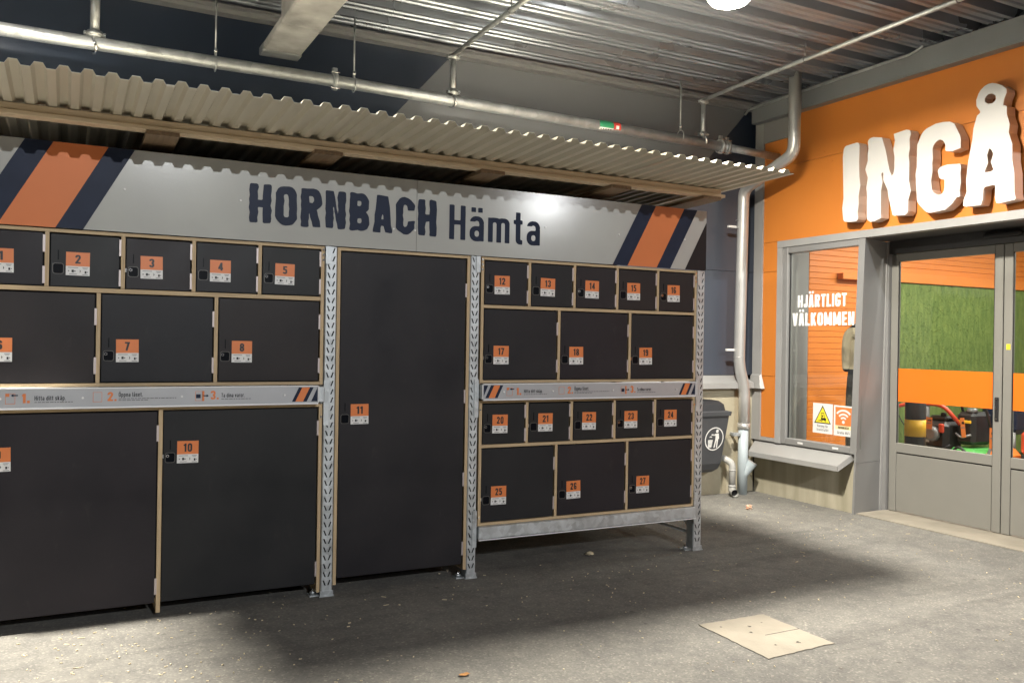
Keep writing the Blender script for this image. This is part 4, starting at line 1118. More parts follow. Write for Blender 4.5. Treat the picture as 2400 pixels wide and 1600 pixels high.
# instruction strips
YS = 5.045
def instruction_strip(xl, xr, label):
    t = thing('instruction_strip', ((xl+xr)/2, YS, 1.17), label, 'sign', 'instruction strips')
    m = MB(); m.box(xl, xr, YS, YS+0.0085, 1.172, 1.266, strip_m); m.build('strip_plate', t)
    m = MB(); m.box(xl, xr, YS-0.006, YS+0.008, 1.2665, 1.273, strip_lip); m.build('edge_lip', t); m = MB(); m.box(xl, xr, YS-0.006, YS+0.008, 1.1625, 1.1715, strip_lip)
    m.build('edge_lip', t); m = MB(); m.box(xl-0.006, xl-0.0005, YS-0.002, YS+0.008, 1.172, 1.266, strip_lip); m.build('edge_lip', t); m = MB(); m.box(xr+0.0005, xr+0.006, YS-0.002, YS+0.008, 1.172, 1.266, strip_lip)
    m.build('edge_lip', t)
    m = MB(); f = front(xl, YS-0.001, 0); f2 = front(xl, YS-0.0016, 0)
    zb, zt = 1.179, 1.262
    dx = 0.040
    for b0, b1, mt in ((-0.03, -0.004, navy_print), (0.016, 0.040, navy_print), (0.040, 0.084, orange_label), (0.084, 0.106, navy_print)):
        P = [(max(b0, 0.004), zb if b0 > 0 else zb), (max(b1, 0.004), zb), (b1+dx, zt), (max(b0+dx, 0.004), zt)]
        if b1 < 0: P = [(0.004, zb+0.01), (b1+dx, zt), (0.004, zt)]
        m = MB(); m.loops([P], f, mt); m.build('stripe', t)
    xr_ = xr-xl
    for b0, b1, mt in ((xr_-0.155, xr_-0.135, navy_print), (xr_-0.135, xr_-0.09, orange_label), (xr_-0.09, xr_-0.068, navy_print)):
        m = MB(); m.loops([[(b0, zb), (b1, zb), (b1+dx, zt), (b0+dx, zt)]], f, mt); m.build('stripe', t)
    m = MB(); m.loops([[(xr_-0.042, zb), (xr_-0.004, zb), (xr_-0.004, zt)]], f, navy_print); m.build('stripe', t)
    m = MB()
    def frame(u0, u1, v0, v1, mt, e=0.002):
        m.loops([rect(u0, u1, v0, v1), rect(u0+e, u1-e, v0+e, v1-e)], f, mt)
    def arrow(u0, u1, v, left):
        if left: m.loops([[(u0, v), (u0+0.012, v+0.008), (u0+0.012, v+0.003), (u1, v+0.003), (u1, v-0.003), (u0+0.012, v-0.003), (u0+0.012, v-0.008)]], f2, navy_print)
        else: m.loops([[(u1, v), (u1-0.012, v+0.008), (u1-0.012, v+0.003), (u0, v+0.003), (u0, v-0.003), (u1-0.012, v-0.003), (u1-0.012, v-0.008)]], f2, navy_print)
    frame(0.172, 0.216, 1.192, 1.246, orange_label); m.loops([rect(0.174, 0.190, 1.230, 1.244)], f2, orange_label); arrow(0.196, 0.228, 1.236, True); m.build('pictogram', t); m = MB()
    frame(0.572, 0.616, 1.196, 1.248, orange_label); m.build('code_frame', t); m = MB()
    frame(1.084, 1.122, 1.194, 1.246, orange_label); m.loops([rect(1.088, 1.112, 1.208, 1.230)], f2, navy_print); m.loops([rect(1.120, 1.132, 1.192, 1.248)], f, orange_label); arrow(1.126, 1.156, 1.221, False)
    m.build('pictogram', t)
    m = MB()
    text(m, '1.', 0.048, f, orange_label, origin=(0.247, 1.196), w=0.27, c=0.55, track=0.12, width=0.034); m.build('step_number', t); m = MB()
    text(m, '2.', 0.048, f, orange_label, origin=(0.642, 1.200), w=0.215, c=0.54, track=0.13, width=0.044); m.build('step_number', t); m = MB()
    text(m, '3.', 0.048, f, orange_label, origin=(1.165, 1.200), w=0.215, c=0.54, track=0.13, width=0.044)
    m.build('step_number', t)
    m = MB()
    text(m, 'Hitta ditt skåp.', 0.0235, f, black_print, origin=(0.302, 1.209), w=0.15, width=0.143, res=22); m.build('instruction_line', t); m = MB()
    text(m, 'Öppna låset.', 0.0235, f, black_print, origin=(0.696, 1.222), w=0.15, width=0.119, res=22); m.build('instruction_line', t); m = MB()
    text(m, 'Ta dina varor.', 0.0235, f, black_print, origin=(1.223, 1.211), w=0.15, width=0.128, res=22)
    m.build('instruction_line', t); m = MB()
    rnd = random.Random(3)
    def micro(u0, u1, v):
        u = u0
        while u < u1:
            l = rnd.uniform(0.008, 0.022)
            m.loops([rect(u, min(u+l, u1), v, v+0.0045)], f, grey_print); u += l+0.0035
    micro(0.302, 0.478, 1.197); micro(0.696, 0.985, 1.210); micro(0.696, 0.845, 1.201); micro(1.223, 1.385, 1.199)
    m.build('small_print', t)['kind'] = 'stuff'
    for u in (0.150, 0.524, 1.014, 1.576): m = MB(); m.cyl((xl+u, YS-0.006, 1.219), (xl+u, YS, 1.219), 0.006, white_print, 8); m.build('screw', t)
instruction_strip(-0.444, 1.330, 'pale metal strip with three pickup steps, left of the tall narrow locker')
instruction_strip(2.414, 4.168, 'pale metal strip with three pickup steps, right of the tall narrow locker')

# =================================================================== LOCKERS
YF = 5.093              # plywood edges
YDR = 5.097             # door faces
BT = 0.02
# shared meshes for the small parts of the doors
def lock_mesh(kind):
    m = MB()
    ring = g2 = None
    def rr(hx, hz, r, n=4):
        out = []
        for cx, cz, a in ((hx-r, hz-r, 0), (-hx+r, hz-r, 90), (-hx+r, -hz+r, 180), (hx-r, -hz+r, 270)):
            out += arc(cx, cz, r, R(a), R(a+90), n)
        return out
    f = lambda u, v, d=0: (u, -d, v)
    m.loops([rr(0.0265, 0.0285, 0.012), rr(0.0235, 0.0255, 0.010)], f, lockrim_m, 0.003, lockrim_m)
    m.loops([rr(0.0235, 0.0255, 0.010)], f, lock_m, 0.0012)
    if kind:
        m.tube([(-0.014, -0.001, 0.010), (-0.014, -0.006, 0.010)], 0.0085, chrome, 10)
        m.tube([(-0.014, -0.005, 0.010), (-0.014, -0.009, 0.010)], 0.005, lock_m, 8)
    return m.mesh('lock', (0, 0, 0))
LOCKS = [lock_mesh(0), lock_mesh(1)]
m = MB(); m.box(-0.0026, 0.0026, -0.0010, 0.0, -0.026, 0.026, lock_m); SLOT = m.mesh('slot', (0, 0, 0))
m = MB(); m.cbox(-0.0065, 0.0065, -0.0035, 0.004, -0.045, 0.045, hinge_m, 0.001); HINGE = m.mesh('hinge', (0, 0, 0))
m = MB(); m.cbox(-0.004, 0.004, -0.003, 0.003, -0.011, 0.011, chrome, 0.001); LATCH = m.mesh('latch_plate', (0, 0, 0))
def label_mesh(no):
    m = MB()
    w_, h_ = 0.113, 0.123
    f = lambda u, v, d=0: (u-w_/2, -0.0008-d, v-h_/2)
    f2 = lambda u, v, d=0: (u-w_/2, -0.0013-d, v-h_/2)
    m.box(-w_/2, w_/2, -0.0006, 0, -h_/2, h_/2, white_print)
    m.loops([rect(0, w_, 0.049, h_)], f, orange_label)
    s = str(no)
    tw = {1: 0.026, 2: 0.050}[len(s)]
    if s == '11': tw = 0.040
    elif '1' in s and len(s) == 2: tw = 0.045
    if s == '1': tw = 0.017
    text(m, s, 0.046, f2, black_print, width=tw, origin=(w_/2-tw/2, 0.063), w=0.215, c=0.54, track=0.13, res=24)
    for (a, b, c_, d) in ((0.010, 0.058, 0.0395, 0.0425), (0.078, 0.104, 0.0395, 0.0425), (0.082, 0.100, 0.034, 0.0365), (0.016, 0.052, 0.006, 0.009), (0.078, 0.106, 0.004, 0.007)):
        m.loops([rect(a, b, c_, d)], f, grey_print)
    m.loops([rect(0.027, 0.038, 0.016, 0.030)], f, black_print); m.loops([rect(0.039, 0.046, 0.019, 0.026)], f, grey_print); m.loops([rect(0.010, 0.016, 0.020, 0.026)], f, grey_print)
    m.loops([[(0.066, 0.014), (0.071, 0.023), (0.066, 0.032)]], f, black_print)
    m.loops([rect(0.089, 0.098, 0.012, 0.025)], f, black_print); m.loops([rect(0.100, 0.105, 0.017, 0.022)], f, grey_print)
    return m.mesh('number_label', (0, 0, 0))
rnd = random.Random(11)
def cabinet(name, label, x0, x1, z0, z1, rows, legs=0.0):
    """rows: list of (zbot, ztop, [divider centres], first number, label centre z)"""
    t = thing(name, ((x0+x1)/2, YF, z0), label, 'lockers', 'locker cabinets')
    D_ = 1.0
    def vboard(xc, a, b, th=BT):
        m = MB(); m.box(xc-th/2, xc+th/2, YF+rnd.uniform(0, 0.0008), YF+D_, a, b, ply_v); m.build('upright_board', t)
    def hboard(a, b, zc0, zc1):
        m = MB(); m.box(a, b, YF+0.0012+rnd.uniform(0, 0.0008), YF+D_-0.002, zc0, zc1, ply_h); m.build('shelf_board', t)
    vboard(x0+BT/2, z0-legs, z1); vboard(x1-BT/2, z0-legs, z1)
    hboard(x0+BT+0.0005, x1-BT-0.0005, z1-0.018, z1-0.0005)
    if not legs: hboard(x0+BT+0.0005, x1-BT-0.0005, z0+0.0005, z0+0.018)
    for i, (zb, zt, divs, no, lz) in enumerate(rows):
        if i: hboard(x0+BT+0.0005, x1-BT-0.0005, zt+0.0006, rows[i-1][0]-0.0006)
        edges = [x0+BT]+[None]*0
        xs = [x0+BT]
        for d in divs:
            vboard(d, zb-(legs if legs else 0)+0.001, zt-0.0005, BT if not legs else 0.022)
            xs += [d-BT/2, d+BT/2]
        xs.append(x1-BT)
        for k in range(0, len(xs), 2):
            a, b = xs[k], xs[k+1]
            n_ = no+k//2
            da, db = a+0.0065, b-0.0085
            da += rnd.uniform(-0.0012, 0.0012); dza = rnd.uniform(-0.0015, 0.0015)
            dz0, dz1 = zb+0.005+dza, zt-0.0075+dza
            yo = rnd.uniform(-0.0015, 0.002)
            m = MB(); m.cbox(da, db, YDR+yo, YDR+yo+0.012, dz0, dz1, film, 0.0012)
            dr = m.build('door', t, origin=(da, YDR+yo, dz0))
            y_ = YDR+yo
            lx = da+0.0355
            place('lock', LOCKS[1 if rnd.random() < 0.4 else 0], dr, (lx, y_-0.0002, lz-0.028))
            place('slot', SLOT, dr, (lx, y_-0.0001, lz+0.043))
            lab = place('number_label', label_mesh(n_), dr, (da+0.128, y_-0.0003, lz))
            lab.rotation_euler = (0, R(rnd.uniform(-0.9, 0.9)), 0)
            hh = dz1-dz0
            hz = [dz0+hh*0.2, dz1-hh*0.2] if hh < 0.45 else [dz0+0.09, dz1-0.12]
            if hh > 1.5: hz = [dz0+0.10, dz0+0.55, (dz0+dz1)/2+0.1, dz1-0.2]
            for q in hz: place('hinge', HINGE, dr, (db+0.0045, y_+0.0005, q))
            if rnd.random() < 0.45: place('latch_plate', LATCH, dr, (da-0.0015, y_+0.002, lz-0.02))
            # black sheet standing for the shaded inside of the lockers, seen through the gaps
    m = MB(); m.box(x0+BT, x1-BT, YF+0.03, YF+0.034, z0+0.02-(0 if not legs else 0.0), z1-0.02, gap_m); m.build('dark_inside_sheet', t)
    m = MB(); m.box(x0+0.001, x1-0.001, YF+D_+0.001, YF+D_+0.012, z0, z1, film); m.build('back_panel', t)
    return t
cabinet('locker_cabinet', 'upper left plywood cabinet: five small dark lockers above three wider ones', -0.458, 1.3685, 1.2745, 2.1045, [(1.801, 2.0865, [-0.097, 0.266, 0.628, 0.990], 1, 1.925), (1.2925, 1.7765, [0.150, 0.752], 6, 1.468)])
cabinet('locker_cabinet', 'lower left plywood cabinet standing on the floor with two very large dark doors', -0.458, 1.3685, 0.082, 1.1605, [(0.076, 1.1425, [0.468], 9, 0.905)], legs=0.052)
cabinet('tall_locker', 'tall narrow plywood locker with a single full height dark door, between two uprights', 1.4485, 2.3305, 0.092, 2.1045, [(0.095, 2.0865, [], 11, 1.092)], legs=0.03)
cabinet('locker_cabinet', 'upper right plywood cabinet: five small dark lockers above three wider ones', 2.4115, 4.206, 1.2745, 2.1045, [(1.790, 2.0865, [2.773, 3.130, 3.488, 3.846], 12, 1.925), (1.2925, 1.7685, [3.010, 3.602], 17, 1.460)])
cabinet('locker_cabinet', 'lower right plywood cabinet raised on a beam, five small lockers over three wider ones', 2.4115, 4.206, 0.3355, 1.1605, [(0.868, 1.1425, [2.769, 3.122, 3.480, 3.836], 20, 1.003), (0.3535, 0.8465, [3.002, 3.594], 25, 0.528)])

# =================================================================== DOWNPIPE, DRAINS, BIN IN THE CORNER
t = thing('downpipe', (6.25, 6.82, 0), 'silver rain downpipe zigzagging down the corner beside the orange wall', 'downpipe')
m = MB(); m.tube(bend([(6.10, 6.00, 4.20), (6.10, 6.00, 3.375), (6.215, 6.80, 3.16), (6.205, 6.82, 1.345), (6.283, 6.82, 1.11), (6.283, 6.82, 0.70)], 0.10, 6), 0.058, spout_m, 22); m.build('upper_pipe', t)
for z in (2.84, 2.76, 1.42): m = MB(); m.tube([(6.206, 6.82, z), (6.206, 6.82, z+0.008)], 0.0595, spout_m, 22); m.build('pipe_joint', t)
m = MB(); m.tube([(6.283, 6.82, 0.68), (6.283, 6.82, 0.74)], 0.065, spout_m, 22); m.build('pipe_joint', t)
m = MB(); m.tube([(6.272, 6.82, 0.0), (6.279, 6.82, 0.70)], 0.052, blue_grey, 20); m.build('lower_pipe', t)
m = MB()     # open inspection mouth
m.tube([(6.275, 6.815, 0.20), (6.315, 6.79, 0.27), (6.352, 6.765, 0.335)], [0.045, 0.052, 0.056], blue_grey, 18, caps=False)
m.tube([(6.350, 6.766, 0.331), (6.356, 6.762, 0.342)], [0.0575, 0.0575], flash_m, 18, caps=False)
m.tube([(6.335, 6.777, 0.305), (6.336, 6.776, 0.307)], 0.05, gap_m, 18)
m.build('cleanout_mouth', t)
for z in (2.776, 1.50): m = MB(); m.cbox(6.06, 6.16, 6.835, 6.87, z-0.012, z+0.012, white_print, 0.003); m.build('bracket', t)
m = MB(); m.cbox(6.13, 6.235, 6.80, 6.84, 0.61, 0.645, galv, 0.003); m.box(6.19, 6.21, 6.84, 6.932, 0.615, 0.64, galv)
m.build('bracket', t)
t = thing('drain_spout', (6.08, 6.8, 0), 'small grey bent drain pipe with open end beside the downpipe', 'drain pipe')
m = MB(); m.tube(bend([(6.03, 6.94, 0.385), (6.03, 6.83, 0.385), (6.09, 6.77, 0.34), (6.09, 6.77, 0.10)], 0.06, 5), 0.034, grey_pvc, 16); m.build('upper_elbow', t)
m = MB(); m.tube([(6.09, 6.77, 0.275), (6.09, 6.77, 0.26)], 0.0375, grey_pvc, 16); m.build('collar', t); m = MB(); m.tube([(6.09, 6.77, 0.115), (6.09, 6.77, 0.095)], 0.038, grey_pvc, 16); m.build('collar', t)
m = MB()
m.tube(bend([(6.09, 6.77, 0.12), (6.09, 6.77, 0.055), (6.06, 6.69, 0.045)], 0.035, 5), 0.036, grey_pvc, 16, caps=False)
m.tube([(6.063, 6.698, 0.0455), (6.06, 6.688, 0.045)], [0.041, 0.041], grey_pvc, 16, caps=False)
m.tube([(6.070, 6.717, 0.048), (6.0705, 6.718, 0.048)], 0.035, gap_m, 16)
m.build('open_end', t)

b = thing('litter_bin', (5.72, 6.76, 0.26), 'dark grey wall mounted litter bin with a white tidy man symbol, behind the lockers', 'bin')
m = MB()
def bin_ring(z, hw, y0, r=0.05, n=4, xc=5.715):
    y1 = 6.926
    out = []
    for cx, cy, a in ((xc+hw-r, y0+r, -90), (xc+hw-0.012, y1-0.012, 0), (xc-hw+0.012, y1-0.012, 90), (xc-hw+r, y0+r, 180)):
        rr = r if cy < 6.85 else 0.012
        for k in range(n+1):
            a_ = R(a+90*k/n); out.append((cx+rr*math.cos(a_), cy+rr*math.sin(a_), z))
    return out
rings = [bin_ring(0.255, 0.10, 6.80), bin_ring(0.265, 0.135, 6.765), bin_ring(0.30, 0.165, 6.72), bin_ring(0.36, 0.178, 6.69), bin_ring(0.83, 0.208, 6.612), bin_ring(0.845, 0.21, 6.61)]
for k in range(len(rings)-1):
    A_, B_ = rings[k], rings[k+1]; n = len(A_)
    for q in range(n): m.face([A_[q], A_[(q+1) % n], B_[(q+1) % n], B_[q]], bin_m, True)
m.face(list(reversed(rings[0])), bin_m)
m.build('bin_body', b)
m = MB()
rings = [bin_ring(0.846, 0.222, 6.596), bin_ring(0.885, 0.226, 6.59), bin_ring(0.892, 0.20, 6.62)]
for k in range(2):
    A_, B_ = rings[k], rings[k+1]; n = len(A_)
    for q in range(n): m.face([A_[q], A_[(q+1) % n], B_[(q+1) % n], B_[q]], bin_m)
m.face(list(reversed(rings[0])), bin_m); m.face(rings[2], bin_m)
m.build('rim', b)
m = MB()
rings = [bin_ring(0.8925, 0.185, 6.64), bin_ring(0.955, 0.18, 6.66), bin_ring(0.985, 0.155, 6.70), bin_ring(0.993, 0.12, 6.76)]
for k in range(3):
    A_, B_ = rings[k], rings[k+1]; n = len(A_)
    for q in range(n): m.face([A_[q], A_[(q+1) % n], B_[(q+1) % n], B_[q]], bin_dark, True)
m.face(rings[3], bin_dark)
m.build('hood', b)
m = MB()
yb_ = lambda z: 6.69+(6.612-6.69)*(z-0.36)/0.47-0.0025
f = lambda u, v, d=0: (5.738+u, yb_(0.615+v)-d, 0.615+v)
m.loops([arc(0, 0, 0.118, 0, 2*math.pi*31/32, 31), arc(0, 0, 0.107, 0, 2*math.pi*31/32, 31)], f, white_print)
m.loops([arc(0.028, 0.077, 0.018, 0, 2*math.pi*11/12, 11)], f, white_print)
m.loops([[(0.006, 0.05), (0.05, 0.055), (0.062, 0.0), (0.052, -0.005), (0.05, -0.09), (0.036, -0.09), (0.034, -0.02), (0.03, -0.02), (0.018, -0.09), (0.004, -0.09), (0.014, -0.01), (0.014, 0.03), (-0.018, 0.048), (-0.04, 0.048), (-0.04, 0.036), (-0.022, 0.034)]], f, white_print)
m.loops([[(-0.076, -0.01), (-0.016, -0.01), (-0.024, -0.088), (-0.068, -0.088)]], f, white_print)
f2 = lambda u, v, d=0: (5.738+u, yb_(0.615+v)-0.0006, 0.615+v)
for k in range(5): m.loops([rect(-0.068, -0.024, -0.08+k*0.014, -0.078+k*0.014)], f2, bin_m)
m.loops([arc(-0.046, 0.01, 0.018, R(20), R(160), 8)+list(reversed(arc(-0.046, 0.01, 0.009, R(20), R(160), 8)))], f, white_print)
m.build('tidy_symbol', b)

# =================================================================== GROUND DETAILS
m = MB()
P = [(3.128, 3.722), (3.587, 3.716), (3.583, 3.195), (3.108, 3.170)]
edge = []
rs = random.Random(5)
for k in range(4):
    a, b_ = P[k], P[(k+1) % 4]
    for i in range(14):
        q = i/14
        edge.append((a[0]+(b_[0]-a[0])*q+rs.uniform(-0.004, 0.004), a[1]+(b_[1]-a[1])*q+rs.uniform(-0.004, 0.004)))
n = len(edge)
top = [(x, y_, 0.0035) for x, y_ in edge]
m.face(list(reversed(top)), slab_m)
for k in range(n): m.face([top[k], top[(k+1) % n], (edge[(k+1) % n][0], edge[(k+1) % n][1], -0.01), (edge[k][0], edge[k][1], -0.01)], slab_m)
m.box(3.34, 3.585, 3.435, 3.4385, 0.003, 0.0042, gap_m)
sl = m.build('concrete_slab')
m = MB()
rj = []
cx_, cy_ = 3.35, 3.45
for x, y_ in edge: rj.append((cx_+(x-cx_)*1.018, cy_+(y_-cy_)*1.018))
for k in range(n): m.face([(edge[k][0], edge[k][1], 0.0022), (edge[(k+1) % n][0], edge[(k+1) % n][1], 0.0022), (*rj[(k+1) % n], 0.0012), (*rj[k], 0.0012)], dirt_m)
m.build('dirt_joint', sl)
for x, y_, r_ in ((3.30, 3.50, 0.010), (3.36, 3.58, 0.012), (3.42, 3.28, 0.013), (3.21, 3.64, 0.008), (3.28, 3.30, 0.007), (3.47, 3.60, 0.006)):
    m = MB(); m.face([(x+r_*math.cos(a)*(0.7+0.5*math.sin(a*3+x*40)), y_+r_*math.sin(a), 0.0048) for a in [k*math.pi/6 for k in range(12)]], dirt_m); m.build('stain', sl)
tag(sl, 'pale square concrete cover slab set flush in the asphalt', 'slab')

m = MB()
rs = random.Random(21)
for k in range(720):
    if k < 300: x, y_ = rs.gauss(0.2, 0.5), rs.uniform(2.9, 5.1)
    elif k < 400: x, y_ = rs.uniform(0.6, 6.2), rs.gauss(4.9, 0.5)
    else: x, y_ = rs.uniform(0.2, 6.4), rs.uniform(2.2, 6.8)
    if x > 2.4 and y_ > 5.2 and x < 4.3: continue
    if abs(x-3.35) < 0.26 and abs(y_-3.45) < 0.29: continue
    L_ = rs.choice((0.003, 0.003, 0.004, 0.004, 0.005, 0.006, 0.008)) if rs.random() < 0.93 else rs.uniform(0.012, 0.022)
    w_ = rs.uniform(0.0018, 0.004)
    an = rs.uniform(0, 6.28); c_, s_ = math.cos(an), math.sin(an)
    z0 = 0.001; z1 = rs.uniform(0.003, 0.006)
    pts = [(x+c_*u*L_-s_*v*w_, y_+s_*u*L_+c_*v*w_) for u, v in ((-1, -1), (1, -rs.random()), (1, 1), (-1, rs.random()))]
    b0 = len(m.v)
    m.hexa([(p[0], p[1], z0) for p in pts]+[(p[0], p[1], z1) for p in pts], chip_m)
ch = m.build('wood_chips')
tag(ch, 'scattered pale wood chips and grit on the asphalt', 'debris', kind='stuff')

def crumple(name, x, y_, r, mt, label, cat, seed, flat=0.6):
    rs = random.Random(seed)
    m = MB(); nu, nv = 9, 6
    P = []
    for j in range(nv+1):
        row = []
        for i in range(nu):
            th_ = math.pi*j/nv; ph = 2*math.pi*i/nu
            rr = r*rs.uniform(0.6, 1.2)
            row.append((x+rr*math.sin(th_)*math.cos(ph)*1.3, y_+rr*math.sin(th_)*math.sin(ph), max(0.001, r*flat+rr*math.cos(th_)*flat)))
        P.append(row)
    for j in range(nv):
        for i in range(nu):
            i2 = (i+1) % nu
            m.face([P[j][i], P[j+1][i], P[j+1][i2], P[j][i2]], mt)
    tag(m.build(name), label, cat)
crumple('crumpled_paper', 5.75, 6.15, 0.03, paper_m, 'crumpled brown and white paper scrap near the downpipe', 'litter', 1, 0.8)
crumple('paper_scrap', 3.42, 5.30, 0.028, chip_m, 'small pale crumpled scrap on the ground under the right lockers', 'litter', 2, 0.45)
m = MB()
for k in range(7):
    a0, a1 = k/7*6.28, (k+1)/7*6.28
    m.face([(1.66, 3.62, 0.004), (1.66+0.03*math.cos(a0), 3.62+0.016*math.sin(a0), 0.004+0.006*abs(math.sin(a0*2))), (1.66+0.03*math.cos(a1), 3.62+0.016*math.sin(a1), 0.004+0.006*abs(math.sin(a1*2)))], leaf_m)
tag(m.build('dry_leaf'), 'small dry orange leaf on the asphalt in front of the tall locker', 'leaf')

# =================================================================== INSIDE THE SHOP
fl = MB(); fl.box(7.301, 14, 0.7, 7.0, -0.1, 0.006, indoor_floor); tag(fl.build('indoor_floor'), kind='structure')
ic = MB(); ic.box(6.85, 14, 0.7, 7.05, 3.2, 3.25, indoor_wall); tag(ic.build('indoor_ceiling'), kind='structure')
iw = thing('indoor_wall', (9, 7.0, 0), 'orange plank wall inside the shop, seen through window and doors', 'wall')
m = MB(); m.box(6.82, 7.36, 6.99, 7.1, 0, 3.2, indoor_grey); m.build('plaster_return', iw)
m = MB(); m.box(7.36, 14, 7.02, 7.1, 0, 3.2, gap_m); m.build('backing', iw)
PLANK = {}
z = 0.008; k = 0
while z < 3.18:
    h_ = 0.066
    m = MB(); m.cbox(7.361, 14, 6.985+0.001*(k % 2), 7.019, z, min(z+h_-0.002, 3.198), orange_plank, 0.004); m.build('plank', iw)
    z += h_; k += 1
m = MB(); m.cbox(7.80, 8.6, 6.90, 6.984, 2.32, 2.39, orange_plank, 0.005); m.build('ledge', iw)
m = MB(); m.cbox(8.70, 13.5, 6.935, 6.984, 2.33, 2.45, orange_plank, 0.005); m.build('valance_board', iw)
m = MB(); m.box(13.9, 14, 0.7, 6.98, 0, 3.2, indoor_wall); tag(m.build('indoor_end_wall'), 'white end wall deep inside the shop', 'wall')
m = MB(); m.box(7.1, 13.89, 0.65, 0.7, 0, 3.2, indoor_wall); tag(m.build('indoor_side_wall'), 'white side wall inside the shop, beyond the right door leaf', 'wall')
t = thing('turf_panel', (10, 6.96, 0), 'green artificial turf wall panel inside the shop behind the glass door', 'panel')
m = MB(); m.box(8.66, 13.5, 6.965, 6.984, 0.01, 2.329, turf); m.build('turf_backing', t)
m = MB(); rs = random.Random(4)
for k in range(9000):
    x, z = rs.uniform(8.66, 11.6), rs.uniform(0.3, 2.33)
    a = rs.uniform(-0.012, 0.012)
    m.face([(x-0.003, 6.965, z), (x+0.003, 6.965, z), (x+a, 6.945, z-rs.uniform(0.002, 0.02))], turf)
o = m.build('turf_blades', t); o['kind'] = 'stuff'

# bollard
t = thing('bollard', (7.6, 5.79, 0), 'black protective bollard with a yellow band just inside the doors', 'bollard')
m = MB(); m.tube([(7.6, 5.79, 0.006), (7.6, 5.79, 1.10), (7.6, 5.79, 1.12)], [0.098, 0.098, 0.08], engine_black, 24); m.build('post', t)
m = MB(); m.tube([(7.6, 5.79, 0.665), (7.6, 5.79, 0.832)], 0.0995, yellow_m, 24); m.build('yellow_band', t)

# garden machines on display
t = thing('garden_tiller', (8.7, 6.35, 0.006), 'black and grey garden machine with red tubular handle, inside behind the door', 'garden machine', 'garden machines on display')
m = MB(); m.tube(bend([(8.45, 6.82, 0.80), (8.5, 6.72, 0.88), (8.6, 6.55, 0.93), (8.66, 6.25, 0.92), (8.72, 6.08, 0.72)], 0.08, 5), 0.022, red_tube, 10); m.build('handle', t)
m = MB(); m.tube([(8.62, 6.42, 0.90), (8.75, 6.50, 0.30)], 0.028, machine_grey, 8); m.build('strut', t); m = MB(); m.tube([(8.62, 6.48, 0.45), (8.8, 6.2, 0.1)], 0.025, machine_grey, 8); m.build('strut', t)
m = MB(); m.cbox(8.6, 8.9, 6.16, 6.46, 0.42, 0.74, engine_black, 0.05); e_ = m.build('engine', t); m = MB(); m.cbox(8.66, 8.86, 6.2, 6.42, 0.741, 0.80, engine_black, 0.02); m.build('fuel_tank', t)
m = MB(); m.tube(bend([(8.56, 6.46, 0.60), (8.53, 6.42, 0.44), (8.53, 6.20, 0.42), (8.56, 6.08, 0.50)], 0.06), 0.014, rubber, 8); m.build('guard_bar', t)
for yy in (6.12, 6.5): m = MB(); m.cyl((8.78, yy-0.03, 0.19), (8.78, yy+0.03, 0.19), 0.18, rubber, 20); m.build('wheel', t)
m = MB(); m.tube([(8.585, 6.31, 0.60), (8.545, 6.31, 0.60), (8.53, 6.31, 0.60)], [0.085, 0.08, 0.05], machine_grey, 18); m.build('starter_cowl', t)
m = MB(); m.cbox(8.56, 8.598, 6.18, 6.235, 0.62, 0.72, red_tube, 0.01); m.build('air_filter', t)
m = MB(); m.tube([(8.70, 6.27, 0.80), (8.70, 6.27, 0.835)], 0.03, rubber, 14); m.build('fuel_cap', t)
m = MB(); m.box(8.5965, 8.5985, 6.37, 6.43, 0.50, 0.53, white_print); m.build('rating_plate', t)
m = MB(); m.tube(bend([(8.50, 6.74, 0.86), (8.47, 6.6, 0.66), (8.58, 6.44, 0.60)], 0.08), 0.006, rubber, 6); m.build('throttle_cable', t)
m = MB(); m.tube([(8.47, 6.80, 0.815), (8.47, 6.86, 0.78)], 0.028, rubber, 12); m.build('grip', t)
m = MB(); m.tube([(8.606, 6.53, 0.928), (8.635, 6.40, 0.928)], 0.0235, white_print, 12); m.build('handle_label', t)
t = thing('lawn_mower', (8.9, 5.98, 0.006), 'black lawn mower with green deck, inside behind the door', 'garden machine', 'garden machines on display')
m = MB(); m.cbox(8.72, 9.05, 5.92, 6.14, 0.50, 0.86, engine_black, 0.04); m.build('grass_box', t)
m = MB(); m.cbox(8.62, 9.1, 5.84, 6.16, 0.34, 0.47, machine_green, 0.04); m.build('deck', t)
m = MB(); m.tube(bend([(9.0, 5.84, 0.44), (8.75, 5.82, 0.95), (8.75, 6.1, 0.95), (9.0, 6.12, 0.5)], 0.06), 0.015, engine_black, 8); m.build('handle', t)
for xx in (8.68, 9.02):
    for yy in (5.82, 6.17): m = MB(); m.cyl((xx, yy-0.02, 0.12), (xx, yy+0.02, 0.12), 0.11, rubber, 18); m.build('wheel', t)
m = MB(); m.tube([(8.80, 6.00, 0.862), (8.80, 6.00, 0.90)], [0.06, 0.05], machine_grey, 16); m.build('cap', t)
m = MB(); m.cbox(8.705, 8.7195, 5.95, 6.11, 0.74, 0.77, yellow_m, 0.003); m.build('stripe', t)
m = MB(); m.tube(bend([(8.70, 6.12, 0.62), (8.66, 6.03, 0.58), (8.70, 5.94, 0.62)], 0.04), 0.012, machine_grey, 8); m.build('carry_handle', t)
m = MB(); m.tube(bend([(8.60, 6.12, 0.40), (8.58, 6.0, 0.50), (8.60, 5.88, 0.40)], 0.05), 0.014, rubber, 8); m.build('bumper_bar', t)
t = thing('garden_sweeper', (8.85, 5.72, 0.006), 'orange garden machine beside the lawn mower, inside behind the door', 'garden machine', 'garden machines on display')
m = MB(); m.cbox(8.68, 9.05, 5.56, 5.80, 0.14, 0.50, machine_orange, 0.07); m.build('body', t)
